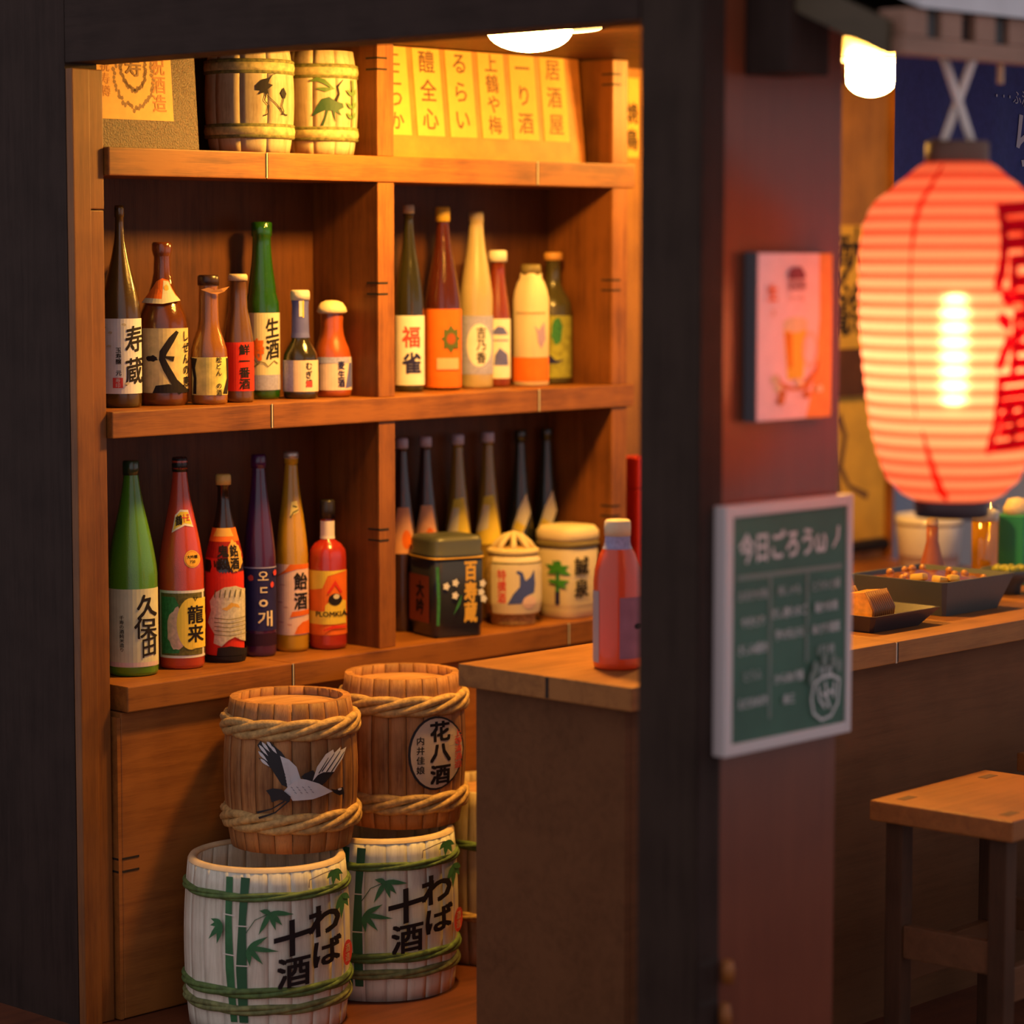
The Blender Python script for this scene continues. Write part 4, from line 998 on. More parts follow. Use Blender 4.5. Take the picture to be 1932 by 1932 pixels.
# strips, leaf and red box seen past the end of the shelves
for k, (x, y, s_) in enumerate(((1.752, 0.196, '焼鳥'), )):
    t = obj('paper_strip', MB().box(x - 0.03, x + 0.03, y, y + 0.008, 1.64, 1.82), STRIP)
    tag(t, 'yellow paper strip on the back wall beyond the shelf end', 'sign')
    p = Print(flat_map((0, y, 0), (1, 0, 0), (0, 0, 1), (0, -1, 0)), 0.0005)
    p.text(s_, x, 1.71, 0.05, INK, 0.03, True, gap=1.2); p.build('lettering', t)
t = thing('leaf_sprig', 'dried leaf sprig hanging just beyond the end of the shelves', 'plant', (1.655, 0.198, 1.30))
lm = mat('dry leaf', (0.55, 0.36, 0.12), 0.7)
for (dx, dz, L, a) in ((0.0, 0.10, 0.10, 70), (0.01, 0.06, 0.08, -75), (0.015, -0.01, 0.07, -60)):
    pts = [(dx + L * q * cos(radians(a)), 0.0, dz + L * q * sin(radians(a))) for q in (0, .2, .4, .6, .8, 1)]
    obj('leaf', MB().tube(pts, 0.012, 6, rf=lambda q: max(0.05, sin(pi * min(1, q * .95 + .05)))), lm, t)
obj('stem', MB().tube([(0, 0.0, -0.06), (0.005, 0, 0.05), (0.0, 0, 0.19)], 0.0025, 6), lm, t)
t = thing('red_box', 'tall red box standing on the back counter past the shelves', 'box', (1.655, 0.09, 0.6325))
obj('body', MB().box(-0.035, 0.035, -0.035, 0.035, 0.0, 0.26, 0.003), mat('red card', (0.62, 0.02, 0.01), 0.5), t)
obj('lid', MB().box(-0.0365, 0.0365, -0.0365, 0.0365, 0.2605, 0.33, 0.003), mat('red card', (0.62, 0.02, 0.01), 0.5), t)

# back wall of the far bay: tall yellow scroll, brown board
t = thing('wall_scroll', 'tall yellow scroll with black brush marks on the far back wall', 'sign', (2.60, 0.195, 0.66))
obj('sheet', MB().box(-0.25, 0.155, 0.0, 0.006, 0.03, 0.83), mat('ochre sheet', (0.62, 0.36, 0.04), 0.7, noise=0.15, nscale=14), t)
obj('roller', MB().tube([(-0.26, 0.0, 0.012), (0.165, 0.0, 0.012)], 0.014, 10), INK, t)
obj('batten', MB().box(-0.26, 0.165, -0.012, -0.001, 0.40, 0.52), W_BACK, t)
p = Print(flat_map((0, 0, 0), (1, 0, 0), (0, 0, 1), (0, -1, 0)), 0.0008)
p.text('大漁', 0.02, 0.69, 0.14, INK, 0.01, True, gap=1.0).text('酒と肴', -0.045, 0.68, 0.085, INK, 0.03, True)
p.build('lettering', t)
p = Print(flat_map((0, 0, 0), (1, 0, 0), (0, 0, 1), (0, -1, 0)), 0.0008)
p.stroke([(-0.05, 0.35), (-0.02, 0.30), (-0.04, 0.22), (0.0, 0.17), (0.08, 0.14)], [0.03, 0.02, 0.025, 0.012, 0.02], FAINT)
p.build('brush_mark', t)
p = Print(flat_map((0, 0, 0), (1, 0, 0), (0, 0, 1), (0, -1, 0)), 0.0011)
p.stroke([(-0.10, 0.34), (-0.06, 0.20), (-0.04, 0.06)], [0.02, 0.03, 0.05], FAINT)
p.build('brush_mark', t)

# ------------------------------------------------------------------ boards on the wall panel
t = thing('chalkboard', 'green chalkboard menu in a pale frame on the wall panel', 'sign', (0.033, -1.4505, 0.688))
wq, hq = 0.309, 0.369
FR = mat('pale pink grey paint', (0.62, 0.55, 0.55), 0.5)
fr = 0.017
obj('frame', MB().box(0, fr, -0.0255, -0.0005, 0, hq, 0.002), FR, t)
obj('frame', MB().box(wq - fr * .75, wq, -0.0255, -0.0005, 0, hq, 0.002), FR, t)
obj('frame', MB().box(fr, wq - fr * .75, -0.0255, -0.0005, 0, fr, 0.002), FR, t)
obj('frame', MB().box(fr, wq - fr * .75, -0.0255, -0.0005, hq - fr, hq, 0.002), FR, t)
obj('slate', MB().box(fr, wq - fr * .75, -0.0215, -0.001, fr, hq - fr), mat('green slate', (0.040, 0.115, 0.075), 0.5, noise=0.15, nscale=10), t)
CH = mat('chalk', (0.62, 0.62, 0.62), 0.9); CH2 = mat('faint chalk', (0.20, 0.25, 0.22), 0.9)
p = Print(flat_map((0, -0.0215, 0), (1, 0, 0), (0, 0, 1), (0, -1, 0)), 0.0005)
p.text('今日ごろうω', 0.140, 0.304, 0.046, CH, 0.03, sx=0.80)
p.stroke([(0.276, 0.322), (0.274, 0.304), (0.262, 0.290)], [0.006, 0.006, 0.004], CH)
p.stroke([(0.03, 0.262), (0.285, 0.260)], 0.007, CH2)
p.stroke([(0.108, 0.258), (0.108, 0.045)], 0.006, CH2); p.stroke([(0.198, 0.256), (0.198, 0.12)], 0.006, CH2)
rows = ((0.066, ('おまかせ魚', 'やきとり', 'さしみ盛合', 'とうふ', 'えだまめ冷')), (0.152, ('肉しゃも', 'だし巻たまご', '芋の天ぷら', '', 'からあげ揚', '串三')), (0.242, ('とりわさ鯛', '鮭かま焼', 'あさり酒蒸', 'げそ焼', '冷 奴')))
for x, L in rows:
    for k, s_ in enumerate(L):
        if s_: p.text(s_, x, 0.235 - k * (0.033 if x > .1 else 0.040), 0.0165, CH if (k + int(x * 100)) % 3 else mat('grey chalk', (0.42, 0.45, 0.43), 0.9), 0.02, sx=0.86)
# a mug of drink drawn in chalk
for pts in (((0.212, 0.085), (0.206, 0.062), (0.212, 0.040), (0.232, 0.028), (0.256, 0.032), (0.272, 0.050), (0.276, 0.085)), ((0.222, 0.082), (0.226, 0.060), (0.240, 0.046)), ((0.240, 0.086), (0.244, 0.060), (0.252, 0.044)), ((0.262, 0.084), (0.260, 0.060)), ((0.212, 0.086), (0.232, 0.094), (0.256, 0.094), (0.276, 0.086)), ((0.230, 0.070), (0.240, 0.064), (0.252, 0.072), (0.262, 0.064))):
    p.stroke(list(pts), 0.0045, CH)
for x, y in ((0.214, 0.110), (0.236, 0.120), (0.258, 0.116), (0.205, 0.095), (0.272, 0.108)): p.ell(x, y, 0.007, 0.011, CH2, 12)
p.build('chalk_writing', t)

t = thing('beer_poster', 'pink beer poster on a grey block above the chalkboard', 'picture', (0.101, -1.4505, 1.1765))
wq, hq = 0.184, 0.2495
obj('block', MB().box(0, wq, -0.0235, -0.0005, 0, hq, 0.001), mat('grey block', (0.10, 0.10, 0.115), 0.6), t)
p = Print(flat_map((0, -0.0235, 0), (1, 0, 0), (0, 0, 1), (0, -1, 0)), 0.0006)
p.rect(0.002, wq - 0.002, 0.002, hq - 0.002, paper('poster pink', (0.86, 0.66, 0.70), 0.04))
p.poly([(0.150, hq - .002), (wq - .002, hq - .002), (wq - .002, 0.002), (0.12, 0.002), (0.14, 0.06), (0.152, 0.15)], paper('poster orange', (0.80, 0.36, 0.10), 0.1))
p.poly([(0.064, 0.134), (0.120, 0.136), (0.112, 0.062), (0.074, 0.060)], P_YEL)
p.poly([(0.066, 0.130), (0.084, 0.131), (0.086, 0.080), (0.076, 0.076)], paper('amber beer', (0.72, 0.26, 0.02)))
p.ell(0.092, 0.142, 0.030, 0.012, P_CREAM, 20, .2)
p.ring(0.128, 0.104, 0.014, 0.019, P_PINK, 18, 1.5)
RB2 = paper('russet', (0.55, 0.20, 0.06))
p.stroke([(0.046, 0.070), (0.060, 0.052), (0.090, 0.046), (0.120, 0.052), (0.142, 0.070), (0.150, 0.088)], [0.002, 0.010, 0.004, 0.016, 0.010, 0.002], RB2)
for k, (x, y) in enumerate(((0.05, 0.05), (0.06, 0.04), (0.042, 0.062), (0.12, 0.038), (0.15, 0.045), (0.055, 0.03), (0.1, 0.056))): p.ell(x, y, 0.010, 0.006, RB2 if k % 2 else P_CREAM, 12, .4, k)
p.text('生', 0.034, 0.190, 0.026, P_ORANGE, 0.03)
p.poly([(0.070, 0.214), (0.076, 0.226), (0.100, 0.228), (0.112, 0.216), (0.110, 0.210), (0.072, 0.209)], paper('maroon', (0.22, 0.06, 0.09)))
p.text('麦酒祭', 0.092, 0.200, 0.015, paper('maroon', (0.22, 0.06, 0.09)), 0.01)
p.text('ビール', 0.092, 0.182, 0.012, RB2, 0.0)
p.text('冷', 0.034, 0.160, 0.012, RB2, 0.0)
p.build('poster_print', t)

# ------------------------------------------------------------------ lantern
def backlit(name, col):
    m = bpy.data.materials.new(name); m.use_nodes = True
    nt = m.node_tree; nt.nodes.clear()
    o = nt.nodes.new('ShaderNodeOutputMaterial'); t = nt.nodes.new('ShaderNodeBsdfTranslucent'); d = nt.nodes.new('ShaderNodeBsdfDiffuse'); x = nt.nodes.new('ShaderNodeMixShader')
    tp = nt.nodes.new('ShaderNodeBsdfTransparent'); y = nt.nodes.new('ShaderNodeMixShader')
    t.inputs[0].default_value = (*col, 1); d.inputs[0].default_value = (*col, 1); x.inputs[0].default_value = 0.4
    tp.inputs[0].default_value = (min(1, col[0] * 1.3), col[1] * 2, col[2] * 2, 1); y.inputs[0].default_value = 0.45
    nt.links.new(t.outputs[0], x.inputs[1]); nt.links.new(d.outputs[0], x.inputs[2])
    nt.links.new(x.outputs[0], y.inputs[1]); nt.links.new(tp.outputs[0], y.inputs[2]); nt.links.new(y.outputs[0], o.inputs[0])
    return m
def lantern():
    LX, LY = 0.300, -1.685
    t = thing('paper_lantern', 'glowing red paper lantern hanging by crossed white cords under the eave', 'lantern', (LX, LY, 1.062))
    H = 0.494
    pr0 = [(0.052, 0.0), (0.075, 0.012), (0.097, 0.034), (0.109, 0.066), (0.121, 0.112), (0.131, 0.190), (0.137, 0.250), (0.1405, 0.335), (0.139, 0.370), (0.135, 0.402), (0.121, 0.434), (0.047, 0.494)]
    n = 24; prof = []
    for k in range(n * 4 + 1):
        z = H * k / (n * 4); r = prof_r(pr0, z)
        ph = (k % 4) / 4
        prof.append((r + 0.0022 * (abs(sin(pi * ph))) - 0.0008, z))
    m = bpy.data.materials.new('red lantern paper'); m.use_nodes = True
    nt = m.node_tree; nt.nodes.clear(); N, L = nt.nodes, nt.links
    o = N.new('ShaderNodeOutputMaterial')
    tr = N.new('ShaderNodeBsdfTranslucent'); df = N.new('ShaderNodeBsdfDiffuse'); rf = N.new('ShaderNodeBsdfRefraction')
    tc = N.new('ShaderNodeTexCoord'); sx = N.new('ShaderNodeSeparateXYZ'); L.new(tc.outputs['Object'], sx.inputs[0])
    # paper pasted double along each rib
    mm = N.new('ShaderNodeMath'); mm.operation = 'MULTIPLY'; mm.inputs[1].default_value = n / H; L.new(sx.outputs['Z'], mm.inputs[0])
    fr_ = N.new('ShaderNodeMath'); fr_.operation = 'FRACT'; L.new(mm.outputs[0], fr_.inputs[0])
    pg = N.new('ShaderNodeMath'); pg.operation = 'PINGPONG'; pg.inputs[1].default_value = 0.5; L.new(fr_.outputs[0], pg.inputs[0])
    mr_ = N.new('ShaderNodeMapRange'); mr_.inputs['From Min'].default_value = 0.12; mr_.inputs['From Max'].default_value = 0.30; L.new(pg.outputs[0], mr_.inputs['Value'])
    cr = N.new('ShaderNodeMix'); cr.data_type = 'RGBA'
    cr.inputs['A'].default_value = (0.80, 0.110, 0.048, 1); cr.inputs['B'].default_value = (0.96, 0.38, 0.21, 1)
    L.new(mr_.outputs['Result'], cr.inputs['Factor'])
    L.new(cr.outputs['Result'], tr.inputs['Color']); L.new(cr.outputs['Result'], rf.inputs['Color'])
    df.inputs['Color'].default_value = (0.70, 0.12, 0.07, 1)
    rf.inputs['IOR'].default_value = 1.12; rf.inputs['Roughness'].default_value = 0.7
    m1 = N.new('ShaderNodeMixShader'); m1.inputs[0].default_value = 0.24; L.new(tr.outputs[0], m1.inputs[1]); L.new(rf.outputs[0], m1.inputs[2])
    m2 = N.new('ShaderNodeMixShader'); m2.inputs[0].default_value = 0.28; L.new(m1.outputs[0], m2.inputs[1]); L.new(df.outputs[0], m2.inputs[2])
    L.new(m2.outputs[0], o.inputs[0])
    obj('shade', MB().lathe(prof, 48, caps=False), m, t)
    capm = mat('lantern cap brown', (0.12, 0.05, 0.028), 0.5); capd = mat('lantern foot black', (0.035, 0.015, 0.02), 0.4)
    obj('top_cap', MB().lathe([(0.044, 0.488), (0.046, 0.490), (0.046, 0.522), (0.043, 0.524), (0.0405, 0.522), (0.0405, 0.490)], 32, caps=False), capm, t)
    obj('top_cap', MB().lathe([(0.040, 0.496), (0.0005, 0.497)], 24, caps=False), capm, t)
    obj('bottom_cap', MB().lathe([(0.052, -0.024), (0.054, -0.022), (0.056, 0.004), (0.052, 0.008), (0.05, -0.02)], 32, caps=False), capd, t)
    obj('bottom_cap', MB().lathe([(0.051, -0.012), (0.0005, -0.012)], 24, caps=False), capd, t)
    obj('bulb', MB().lathe([(0.005, 0.140), (0.013, 0.146), (0.015, 0.16), (0.015, 0.285), (0.012, 0.298), (0.005, 0.304)], 20), emit('lantern bulb glow', (1.0, 0.76, 0.48), LANTERN_POWER), t)
    th = facing(LX, LY)
    RD = backlit('lantern red print', (0.62, 0.012, 0.05))
    lp = [(r + 0.0016, z) for r, z in pr0]
    p = Print(round_map(lp, th, 0.142, True), 0.0005, dx=0.012, dy=0.015)
    p.text('居', 0.094, 0.372, 0.135, RD, 0.04, sx=0.62, slope=0.05).text('酒', 0.098, 0.253, 0.125, RD, 0.04, sx=0.62).text('屋', 0.094, 0.135, 0.125, RD, 0.04, sx=0.62, slope=0.05)
    # red decoration down the left side
    SR = backlit('lantern seam red', (0.80, 0.03, 0.015))
    p.stroke([(-0.052, 0.488), (-0.056, 0.45), (-0.060, 0.41), (-0.062, 0.37)], [0.010, 0.010, 0.007, 0.004], SR)
    p.stroke([(-0.062, 0.37), (-0.064, 0.25), (-0.060, 0.13)], 0.0025, SR)
    p.stroke([(-0.050, 0.110), (-0.044, 0.08), (-0.034, 0.045), (-0.026, 0.020), (-0.014, 0.008)], [0.003, 0.008, 0.014, 0.020, 0.014], SR)
    p.build('lettering', t)
    CW = mat('white cord', (0.72, 0.62, 0.58), 0.7)
    r = MB()
    a = Vector((0.686, -0.728, 0))
    for sgn in (-1, 1):
        top = a * (-sgn * 0.024) + Vector((0, 0, 0.652)); low = a * (sgn * 0.026) + Vector((0, 0, 0.506))
        mid = (top + low) / 2 + Vector((cos(th), sin(th), 0)) * 0.005 * sgn
        pts = [top + (mid - top) * q for q in (0, .33, .66)] + [mid + (low - mid) * q for q in (0, .33, .66, 1)]
        obj('cord', MB().tube(pts, 0.0065, 10), CW, t)
    obj('hook', MB().tube([a * (-0.031) + Vector((0, 0, 0.485)), a * (-0.033) + Vector((0, 0, 0.505)), a * (-0.031) + Vector((0, 0, 0.528))], 0.0055, 8), capm, t)
lantern()

# ------------------------------------------------------------------ eave
EV = thing('eave_roof', 'sloping tiled eave above the lantern', 'roof', (0.124, -1.70, 1.70))
def ev(name, mb, m): return obj(name, mb, m, EV, (-0.124, 1.70, -1.70))
ev('fascia', MB().box(0.124, 2.6, -1.712, -1.690, 1.7015, 1.727, 0.001), W_EAVE)
ev('soffit', MB().prism([(-1.690, 1.703), (-1.690, 1.728), (-1.16, 1.961), (-1.16, 1.936)], 'x', 0.126, 2.6), W_SOFFIT)
ev('verge_board', MB().prism([(-1.692, 1.700), (-1.692, 1.748), (-1.16, 1.982), (-1.16, 1.934)], 'x', 0.112, 0.1255), W_SOFFIT)
x = 0.130
k = 0
while x < 2.5:
    ev('rafter_end', MB().box(x, x + 0.052, -1.712, -1.665, 1.7275, 1.766, 0.002), W_EAVE)
    if k % 2: ev('gap_shade', MB().box(x + 0.054, x + 0.084, -1.700, -1.67, 1.7275, 1.760), INK)  # black block filling the gap, the shade put into its colour
    else: ev('tile_end', MB().box(x + 0.054, x + 0.084, -1.705, -1.67, 1.7275, 1.764, 0.002), mat('dark tile', (0.045, 0.042, 0.042), 0.6))
    x += 0.086; k += 1
ev('roof_sheet', MB().prism([(-1.722, 1.767), (-1.722, 1.83), (-1.15, 2.08), (-1.15, 2.02)], 'x', 0.150, 2.6), mat('pale grey roofing', (0.62, 0.61, 0.64), 0.7, noise=0.06, nscale=20))

# noren behind the lantern
t = thing('noren_curtain', 'navy cloth curtain with white brush writing behind the lantern', 'curtain', (0.964, -1.10, 1.45))
mb = MB(); nx, nz = 60, 8
for j in range(nz + 1):
    for i in range(nx + 1):
        mb.v.append((1.25 * i / nx, 0.010 * sin(i * 0.75) * (1 - j / nz * 0.6), 0.345 * j / nz))
for j in range(nz):
    for i in range(nx):
        mb.f.append([j * (nx + 1) + i, j * (nx + 1) + i + 1, (j + 1) * (nx + 1) + i + 1, (j + 1) * (nx + 1) + i]); mb.m.append(0); mb.smooth.append(True)
obj('cloth', mb, mat('navy cloth', (0.045, 0.060, 0.24), 0.85, noise=0.12), t)
obj('rod', MB().tube([(-0.02, 0.0, 0.352), (1.27, 0.0, 0.352)], 0.008, 10), W_SOFFIT, t)
p = Print(lambda x, y, off: Vector((x, 0.010 * sin(x * nx / 1.25 * 0.75) * (1 - y / 0.345 * 0.6) - off, y)), 0.002, dx=0.02)
p.text('らく', 0.50, 0.195, 0.15, mat('white dye', (0.52, 0.52, 0.62), 0.8), 0.0, sx=0.9)
p.text('・・・ふ酒', 0.37, 0.262, 0.028, mat('white dye', (0.52, 0.52, 0.62), 0.8), 0.0)
p.build('lettering', t)
t = obj('clothes_peg', MB().box(0.385, 0.392, -1.702, -1.694, 1.672, 1.7005, 0.001), mat('peg wood', (0.6, 0.36, 0.2), 0.6)); tag(t, 'tiny wooden peg under the eave edge, right of the cords', 'peg')
t.rotation_euler = (0, 0, 0)

# ------------------------------------------------------------------ food and drinks on the counter
CT = 0.7150
BLK = mat('black lacquer', (0.052, 0.066, 0.070), 0.45, coat=0.15, bump=0.15, bscale=90)
def tray(name, label, loc, bx0, bx1, by0, by1, h, fl, m, group=None):
    """flared box tray; local base rectangle, rim flares out"""
    t = thing(name, label, 'tray', loc, 0, group)
    def rect(x0, x1, y0, y1, z, c):
        return [(x0 + c, y0, z), (x1 - c, y0, z), (x1, y0 + c, z), (x1, y1 - c, z), (x1 - c, y1, z), (x0 + c, y1, z), (x0, y1 - c, z), (x0, y0 + c, z)]
    w = 0.006
    rings = [rect(bx0, bx1, by0, by1, 0, .006), rect(bx0 - fl[0], bx1 + fl[1], by0 - fl[2], by1 + fl[3], h, .008), rect(bx0 - fl[0] + w, bx1 + fl[1] - w, by0 - fl[2] + w, by1 + fl[3] - w, h, .006), rect(bx0 + w, bx1 - w, by0 + w, by1 - w, 0.008, .005)]
    mb = MB(); vs = [v for r in rings for v in r]; fs = []
    for k in range(3):
        for i in range(8): fs.append((k * 8 + i, k * 8 + (i + 1) % 8, (k + 1) * 8 + (i + 1) % 8, (k + 1) * 8 + i))
    fs.append(list(range(7, -1, -1))); fs.append([24 + i for i in range(8)])
    mb.add(vs, fs)
    obj('dish', mb, m, t)
    return t
TR = (1.395, -0.925)
t = tray('serving_tray', 'big black flared tray of glazed stew on the bar counter', (TR[0], TR[1], CT), 0.0, 0.19, 0.0, 0.205, 0.068, (0.016, 0.045, 0.012, 0.016), BLK)
mb = MB(); rnd = random.Random(5)
gx, gy = 14, 14; x0, x1, y0, y1 = -0.002, 0.212, -0.002, 0.210
hh = [[0.057 + 0.012 * sin(pi * i / gx) * sin(pi * j / gy) + 0.005 * rnd.random() for i in range(gx + 1)] for j in range(gy + 1)]
for j in range(gy + 1):
    for i in range(gx + 1): mb.v.append((x0 + (x1 - x0) * i / gx, y0 + (y1 - y0) * j / gy, hh[j][i]))
for j in range(gy):
    for i in range(gx): mb.f.append([j * (gx + 1) + i, j * (gx + 1) + i + 1, (j + 1) * (gx + 1) + i + 1, (j + 1) * (gx + 1) + i]); mb.m.append(0); mb.smooth.append(True)
st = obj('stew', mb, mat('brown glaze', (0.22, 0.055, 0.012), 0.2, coat=0.6), None, (TR[0], TR[1], CT)); tag(st, 'glossy brown stew filling the big black tray', 'food')
ov = [(0.0072 * sin(pi * k / 8), -0.0085 * cos(pi * k / 8)) for k in range(9)]; ov[0] = (0.0003, -0.0085); ov[-1] = (0.0003, 0.0085)
bean = MB().lathe(ov, 12).mesh('bean', mat('glazed bean', (0.50, 0.22, 0.05), 0.2, coat=0.5))
for k in range(12):
    a_, b_ = rnd.random(), rnd.random()
    ix, iy = 0.02 + 0.17 * a_, 0.015 + 0.17 * b_
    hz = hh[min(gy, int(iy / 0.212 * gy))][min(gx, int(ix / 0.212 * gx))]
    o = link('bean', bean, None, (TR[0] + ix, TR[1] + iy, CT + hz + 0.002)); o.rotation_euler = (rnd.random() * 3, rnd.random() * 3, rnd.random() * 3)
    tag(o, 'glazed bean lying on the stew in the black tray', 'bean', 'beans on the stew')
eggm = MB().box(-0.016, 0.016, -0.011, 0.011, -0.007, 0.007, 0.005).mesh('egg_chunk', mat('yellow egg', (0.80, 0.50, 0.08), 0.4))
for k, (ix, iy, dz) in enumerate(((0.028, 0.03, 0.064), (0.055, 0.018, 0.065), (0.02, 0.075, 0.066))):
    o = link('egg_chunk', eggm, None, (TR[0] + ix, TR[1] + iy, CT + dz + 0.004)); o.rotation_euler = (0.1, 0.15, k * 0.8)
    tag(o, 'yellow chunk on the stew near the front of the black tray', 'food', 'yellow chunks on the stew')

TS = (1.105, -0.962)
t = tray('small_tray', 'small black tray holding grilled slices beside the big tray', (TS[0], TS[1], CT), 0.0, 0.155, 0.0, 0.17, 0.032, (0.014, 0.055, 0.014, 0.014), mat('indigo lacquer', (0.022, 0.020, 0.030), 0.35, coat=0.3))
obj('liner', MB().box(0.008, 0.165, 0.008, 0.164, 0.009, 0.016), mat('yellow liner', (0.55, 0.40, 0.10), 0.5), t)
def slice_(label, x, y, rz, tilt):
    t = thing('grilled_slice', label, 'food', (TS[0] + x, TS[1] + y, CT + 0.0165), rz, 'grilled slices on the small tray')
    t.rotation_euler = (0, tilt, rz)
    obj('flesh', MB().prism([(-0.024, 0.0), (0.034, 0.0), (0.040, 0.016), (0.030, 0.050), (-0.010, 0.054), (-0.026, 0.020)], 'x', -0.030, 0.050), mat('grilled yellow', (0.85, 0.34, 0.03), 0.4, coat=0.3, noise=0.25, nscale=60), t)
    for k in range(11):
        z = 0.0
        obj('ridge', MB().tube([(-0.028 + k * 0.0076, -0.0265, 0.006), (-0.028 + k * 0.0076, -0.029, 0.022), (-0.028 + k * 0.0076, -0.010, 0.055)], 0.0030, 6), mat('browned crust', (0.25, 0.09, 0.03), 0.5), t)
    obj('crust', MB().box(-0.0305, 0.0505, -0.0235, 0.030, -0.0005, 0.006, 0.001), mat('browned crust', (0.25, 0.09, 0.03), 0.5), t)
slice_('grilled yellow slice with a ridged brown edge, front one on the small tray', 0.056, 0.050, 0.12, 0.0)
slice_('grilled yellow slice lying behind the front slice', 0.050, 0.122, 0.05, 0.0)

pb = thing('sauce_cruet', 'pink brown cone shaped cruet behind the black tray', 'bottle', (1.688, -0.692, CT))
pc = [(0.031, 0.0), (0.0325, 0.006), (0.031, 0.030), (0.025, 0.060), (0.017, 0.090), (0.0125, 0.110), (0.0125, 0.140)]
obj('body', MB().lathe(pc, 28), mat('terracotta glaze', (0.36, 0.10, 0.05), 0.4), pb)
obj('stopper', MB().lathe([(0.010, 0.1405), (0.013, 0.146), (0.011, 0.158), (0.004, 0.164)], 16), mat('cork', (0.70, 0.45, 0.24), 0.7), pb)
clear = bpy.data.materials.new('clear glass'); clear.use_nodes = True
nt = clear.node_tree; nt.nodes.clear()
o_ = nt.nodes.new('ShaderNodeOutputMaterial'); m_ = nt.nodes.new('ShaderNodeMixShader'); t_ = nt.nodes.new('ShaderNodeBsdfTransparent'); g_ = nt.nodes.new('ShaderNodeBsdfGlossy')
g_.inputs['Roughness'].default_value = 0.05
m_.inputs[0].default_value = 0.10; nt.links.new(t_.outputs[0], m_.inputs[1]); nt.links.new(g_.outputs[0], m_.inputs[2]); nt.links.new(m_.outputs[0], o_.inputs[0])
bg = thing('beer_glass', 'straight glass of amber beer between the cruet and the green carton', 'glass', (1.872, -0.70, CT))
obj('tumbler', MB().lathe([(0.0285, 0.0), (0.030, 0.004), (0.032, 0.175), (0.030, 0.1755), (0.0275, 0.012), (0.0005, 0.010)], 28), clear, bg)
obj('beer', MB().lathe([(0.0268, 0.0125), (0.0285, 0.140), (0.0005, 0.140)], 28), backlit('amber beer', (0.95, 0.46, 0.04)), bg)
obj('foam', MB().lathe([(0.0285, 0.1405), (0.0290, 0.160), (0.015, 0.166), (0.0005, 0.166)], 28), mat('beer foam', (0.78, 0.72, 0.62), 0.8), bg)
gc = thing('juice_carton', 'green carton with a cream top and white label on the counter', 'carton', (1.955, -0.725, CT), radians(8))
obj('body', MB().box(-0.032, 0.032, -0.032, 0.032, 0.0, 0.150, 0.003), mat('green card', (0.015, 0.28, 0.15), 0.5), gc)
obj('top', MB().lathe([(0.031, 0.1505), (0.029, 0.165), (0.020, 0.182), (0.0005, 0.186)], 24), mat('cream top', (0.78, 0.60, 0.36), 0.5), gc)
p = Print(flat_map((0, -0.032, 0), (1, 0, 0), (0, 0, 1), (0, -1, 0)), 0.0008)
p.rect(-0.022, 0.028, 0.02, 0.075, P_WHITE); p.build('label', gc)
cu = thing('white_cup', 'wide white cup with a dark rim line on the back counter', 'cup', (2.66, -0.01, 0.6325))
obj('cup', MB().lathe([(0.066, 0.0), (0.074, 0.006), (0.082, 0.10), (0.084, 0.135), (0.080, 0.135), (0.076, 0.02), (0.0005, 0.012)], 36), mat('white glaze', (0.78, 0.74, 0.74), 0.25, coat=0.4), cu)
obj('rim_line', MB().lathe([(0.0835, 0.110), (0.0850, 0.114), (0.0842, 0.118)], 36, caps=False), mat('taupe line', (0.25, 0.17, 0.13), 0.5), cu)
gd = thing('green_dish', 'dark footed dish of green vegetables beside the big tray', 'bowl', (1.790, -0.812, CT))
obj('bowl', MB().lathe([(0.026, 0.0), (0.028, 0.018), (0.045, 0.034), (0.058, 0.052), (0.056, 0.053), (0.040, 0.040), (0.0005, 0.036)], 32), BLK, gd)
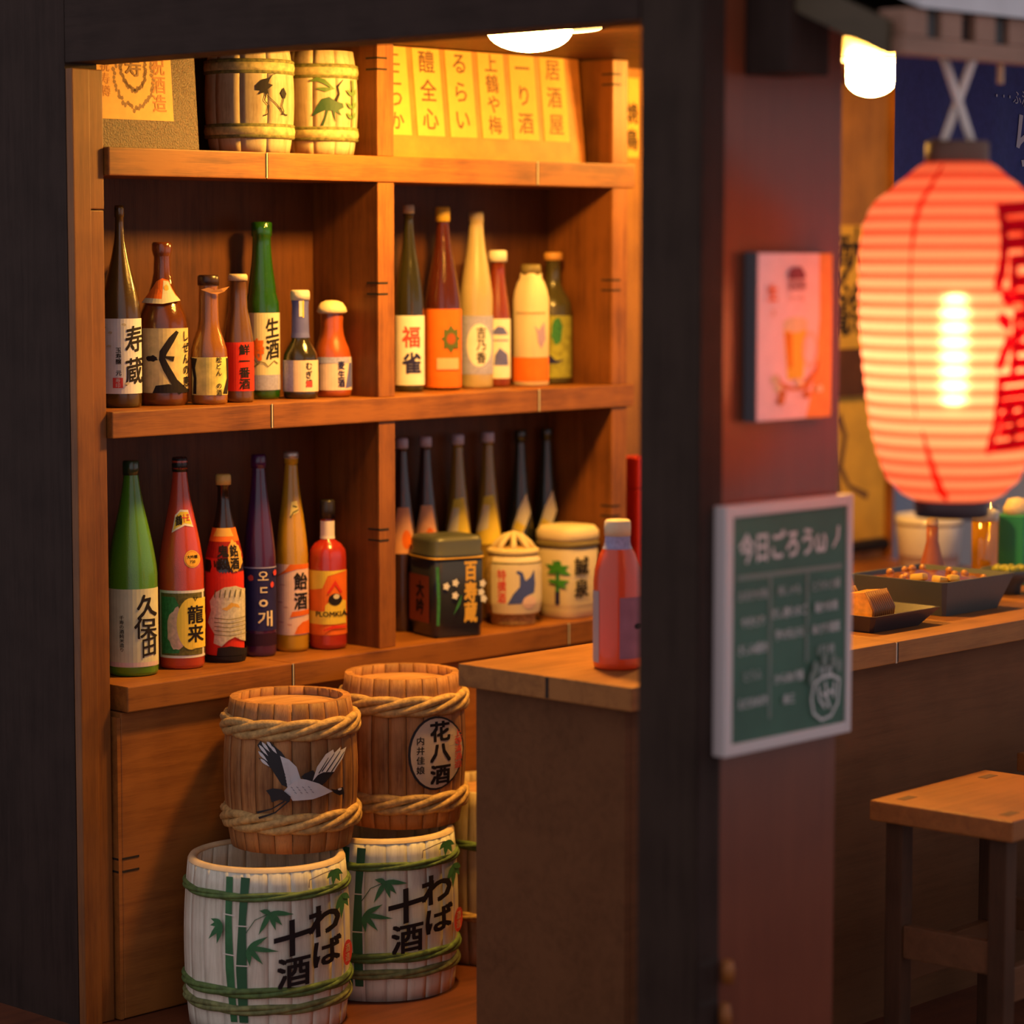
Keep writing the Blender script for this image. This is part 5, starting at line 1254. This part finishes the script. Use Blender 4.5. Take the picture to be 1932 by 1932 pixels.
gm = MB().lathe([(0.0004, -0.012), (0.006, -0.008), (0.008, 0.0), (0.006, 0.008), (0.0004, 0.012)], 10).mesh('green_bean', mat('edamame', (0.30, 0.30, 0.03), 0.4))
for k in range(14):
    a_ = k * 2.4; r_ = 0.010 * sqrt(k)
    o = link('green_bean', gm, None, (1.790 + r_ * cos(a_), -0.812 + r_ * sin(a_), CT + 0.052)); o.rotation_euler = (1.5, 0.2, k)
    tag(o, 'green bean heaped in the dark footed dish', 'bean', 'green beans in the dish')

# ------------------------------------------------------------------ stools
def stool(label, x0, y0, w, d, h, rz=0.0):
    t = thing('wooden_stool', label, 'stool', (x0, y0, 0.0), rz, 'wooden stools at the counter')
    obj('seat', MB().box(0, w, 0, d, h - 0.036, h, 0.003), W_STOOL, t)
    for (a, b_) in ((0.055, 0.04), (w - 0.055, 0.04), (0.055, d - 0.04), (w - 0.055, d - 0.04)):
        obj('tenon', MB().box(a - 0.020, a + 0.020, b_ - 0.009, b_ + 0.009, h - 0.002, h + 0.0006), mat('tenon end grain', (0.13, 0.055, 0.022), 0.7), t)
    L = 0.034
    for (a, b_) in ((0.018, 0.022), (w - 0.018 - L, 0.022), (0.018, d - 0.022 - L), (w - 0.018 - L, d - 0.022 - L)):
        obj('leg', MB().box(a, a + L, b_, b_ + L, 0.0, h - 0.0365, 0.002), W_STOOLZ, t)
    for b_ in (0.028, d - 0.028 - 0.02):
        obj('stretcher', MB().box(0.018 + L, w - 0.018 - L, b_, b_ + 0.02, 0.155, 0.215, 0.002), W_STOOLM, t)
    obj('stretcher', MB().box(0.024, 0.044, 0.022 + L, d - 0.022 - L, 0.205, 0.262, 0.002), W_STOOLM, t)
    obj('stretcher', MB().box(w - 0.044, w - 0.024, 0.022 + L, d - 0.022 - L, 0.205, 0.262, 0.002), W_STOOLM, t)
    return t
stool('square wooden stool in front of the bar counter, close to the wall panel', 0.785, -1.485, 0.375, 0.285, 0.480, radians(2))
stool('second wooden stool farther along the counter, cut by the picture edge', 1.335, -1.42, 0.375, 0.285, 0.480)
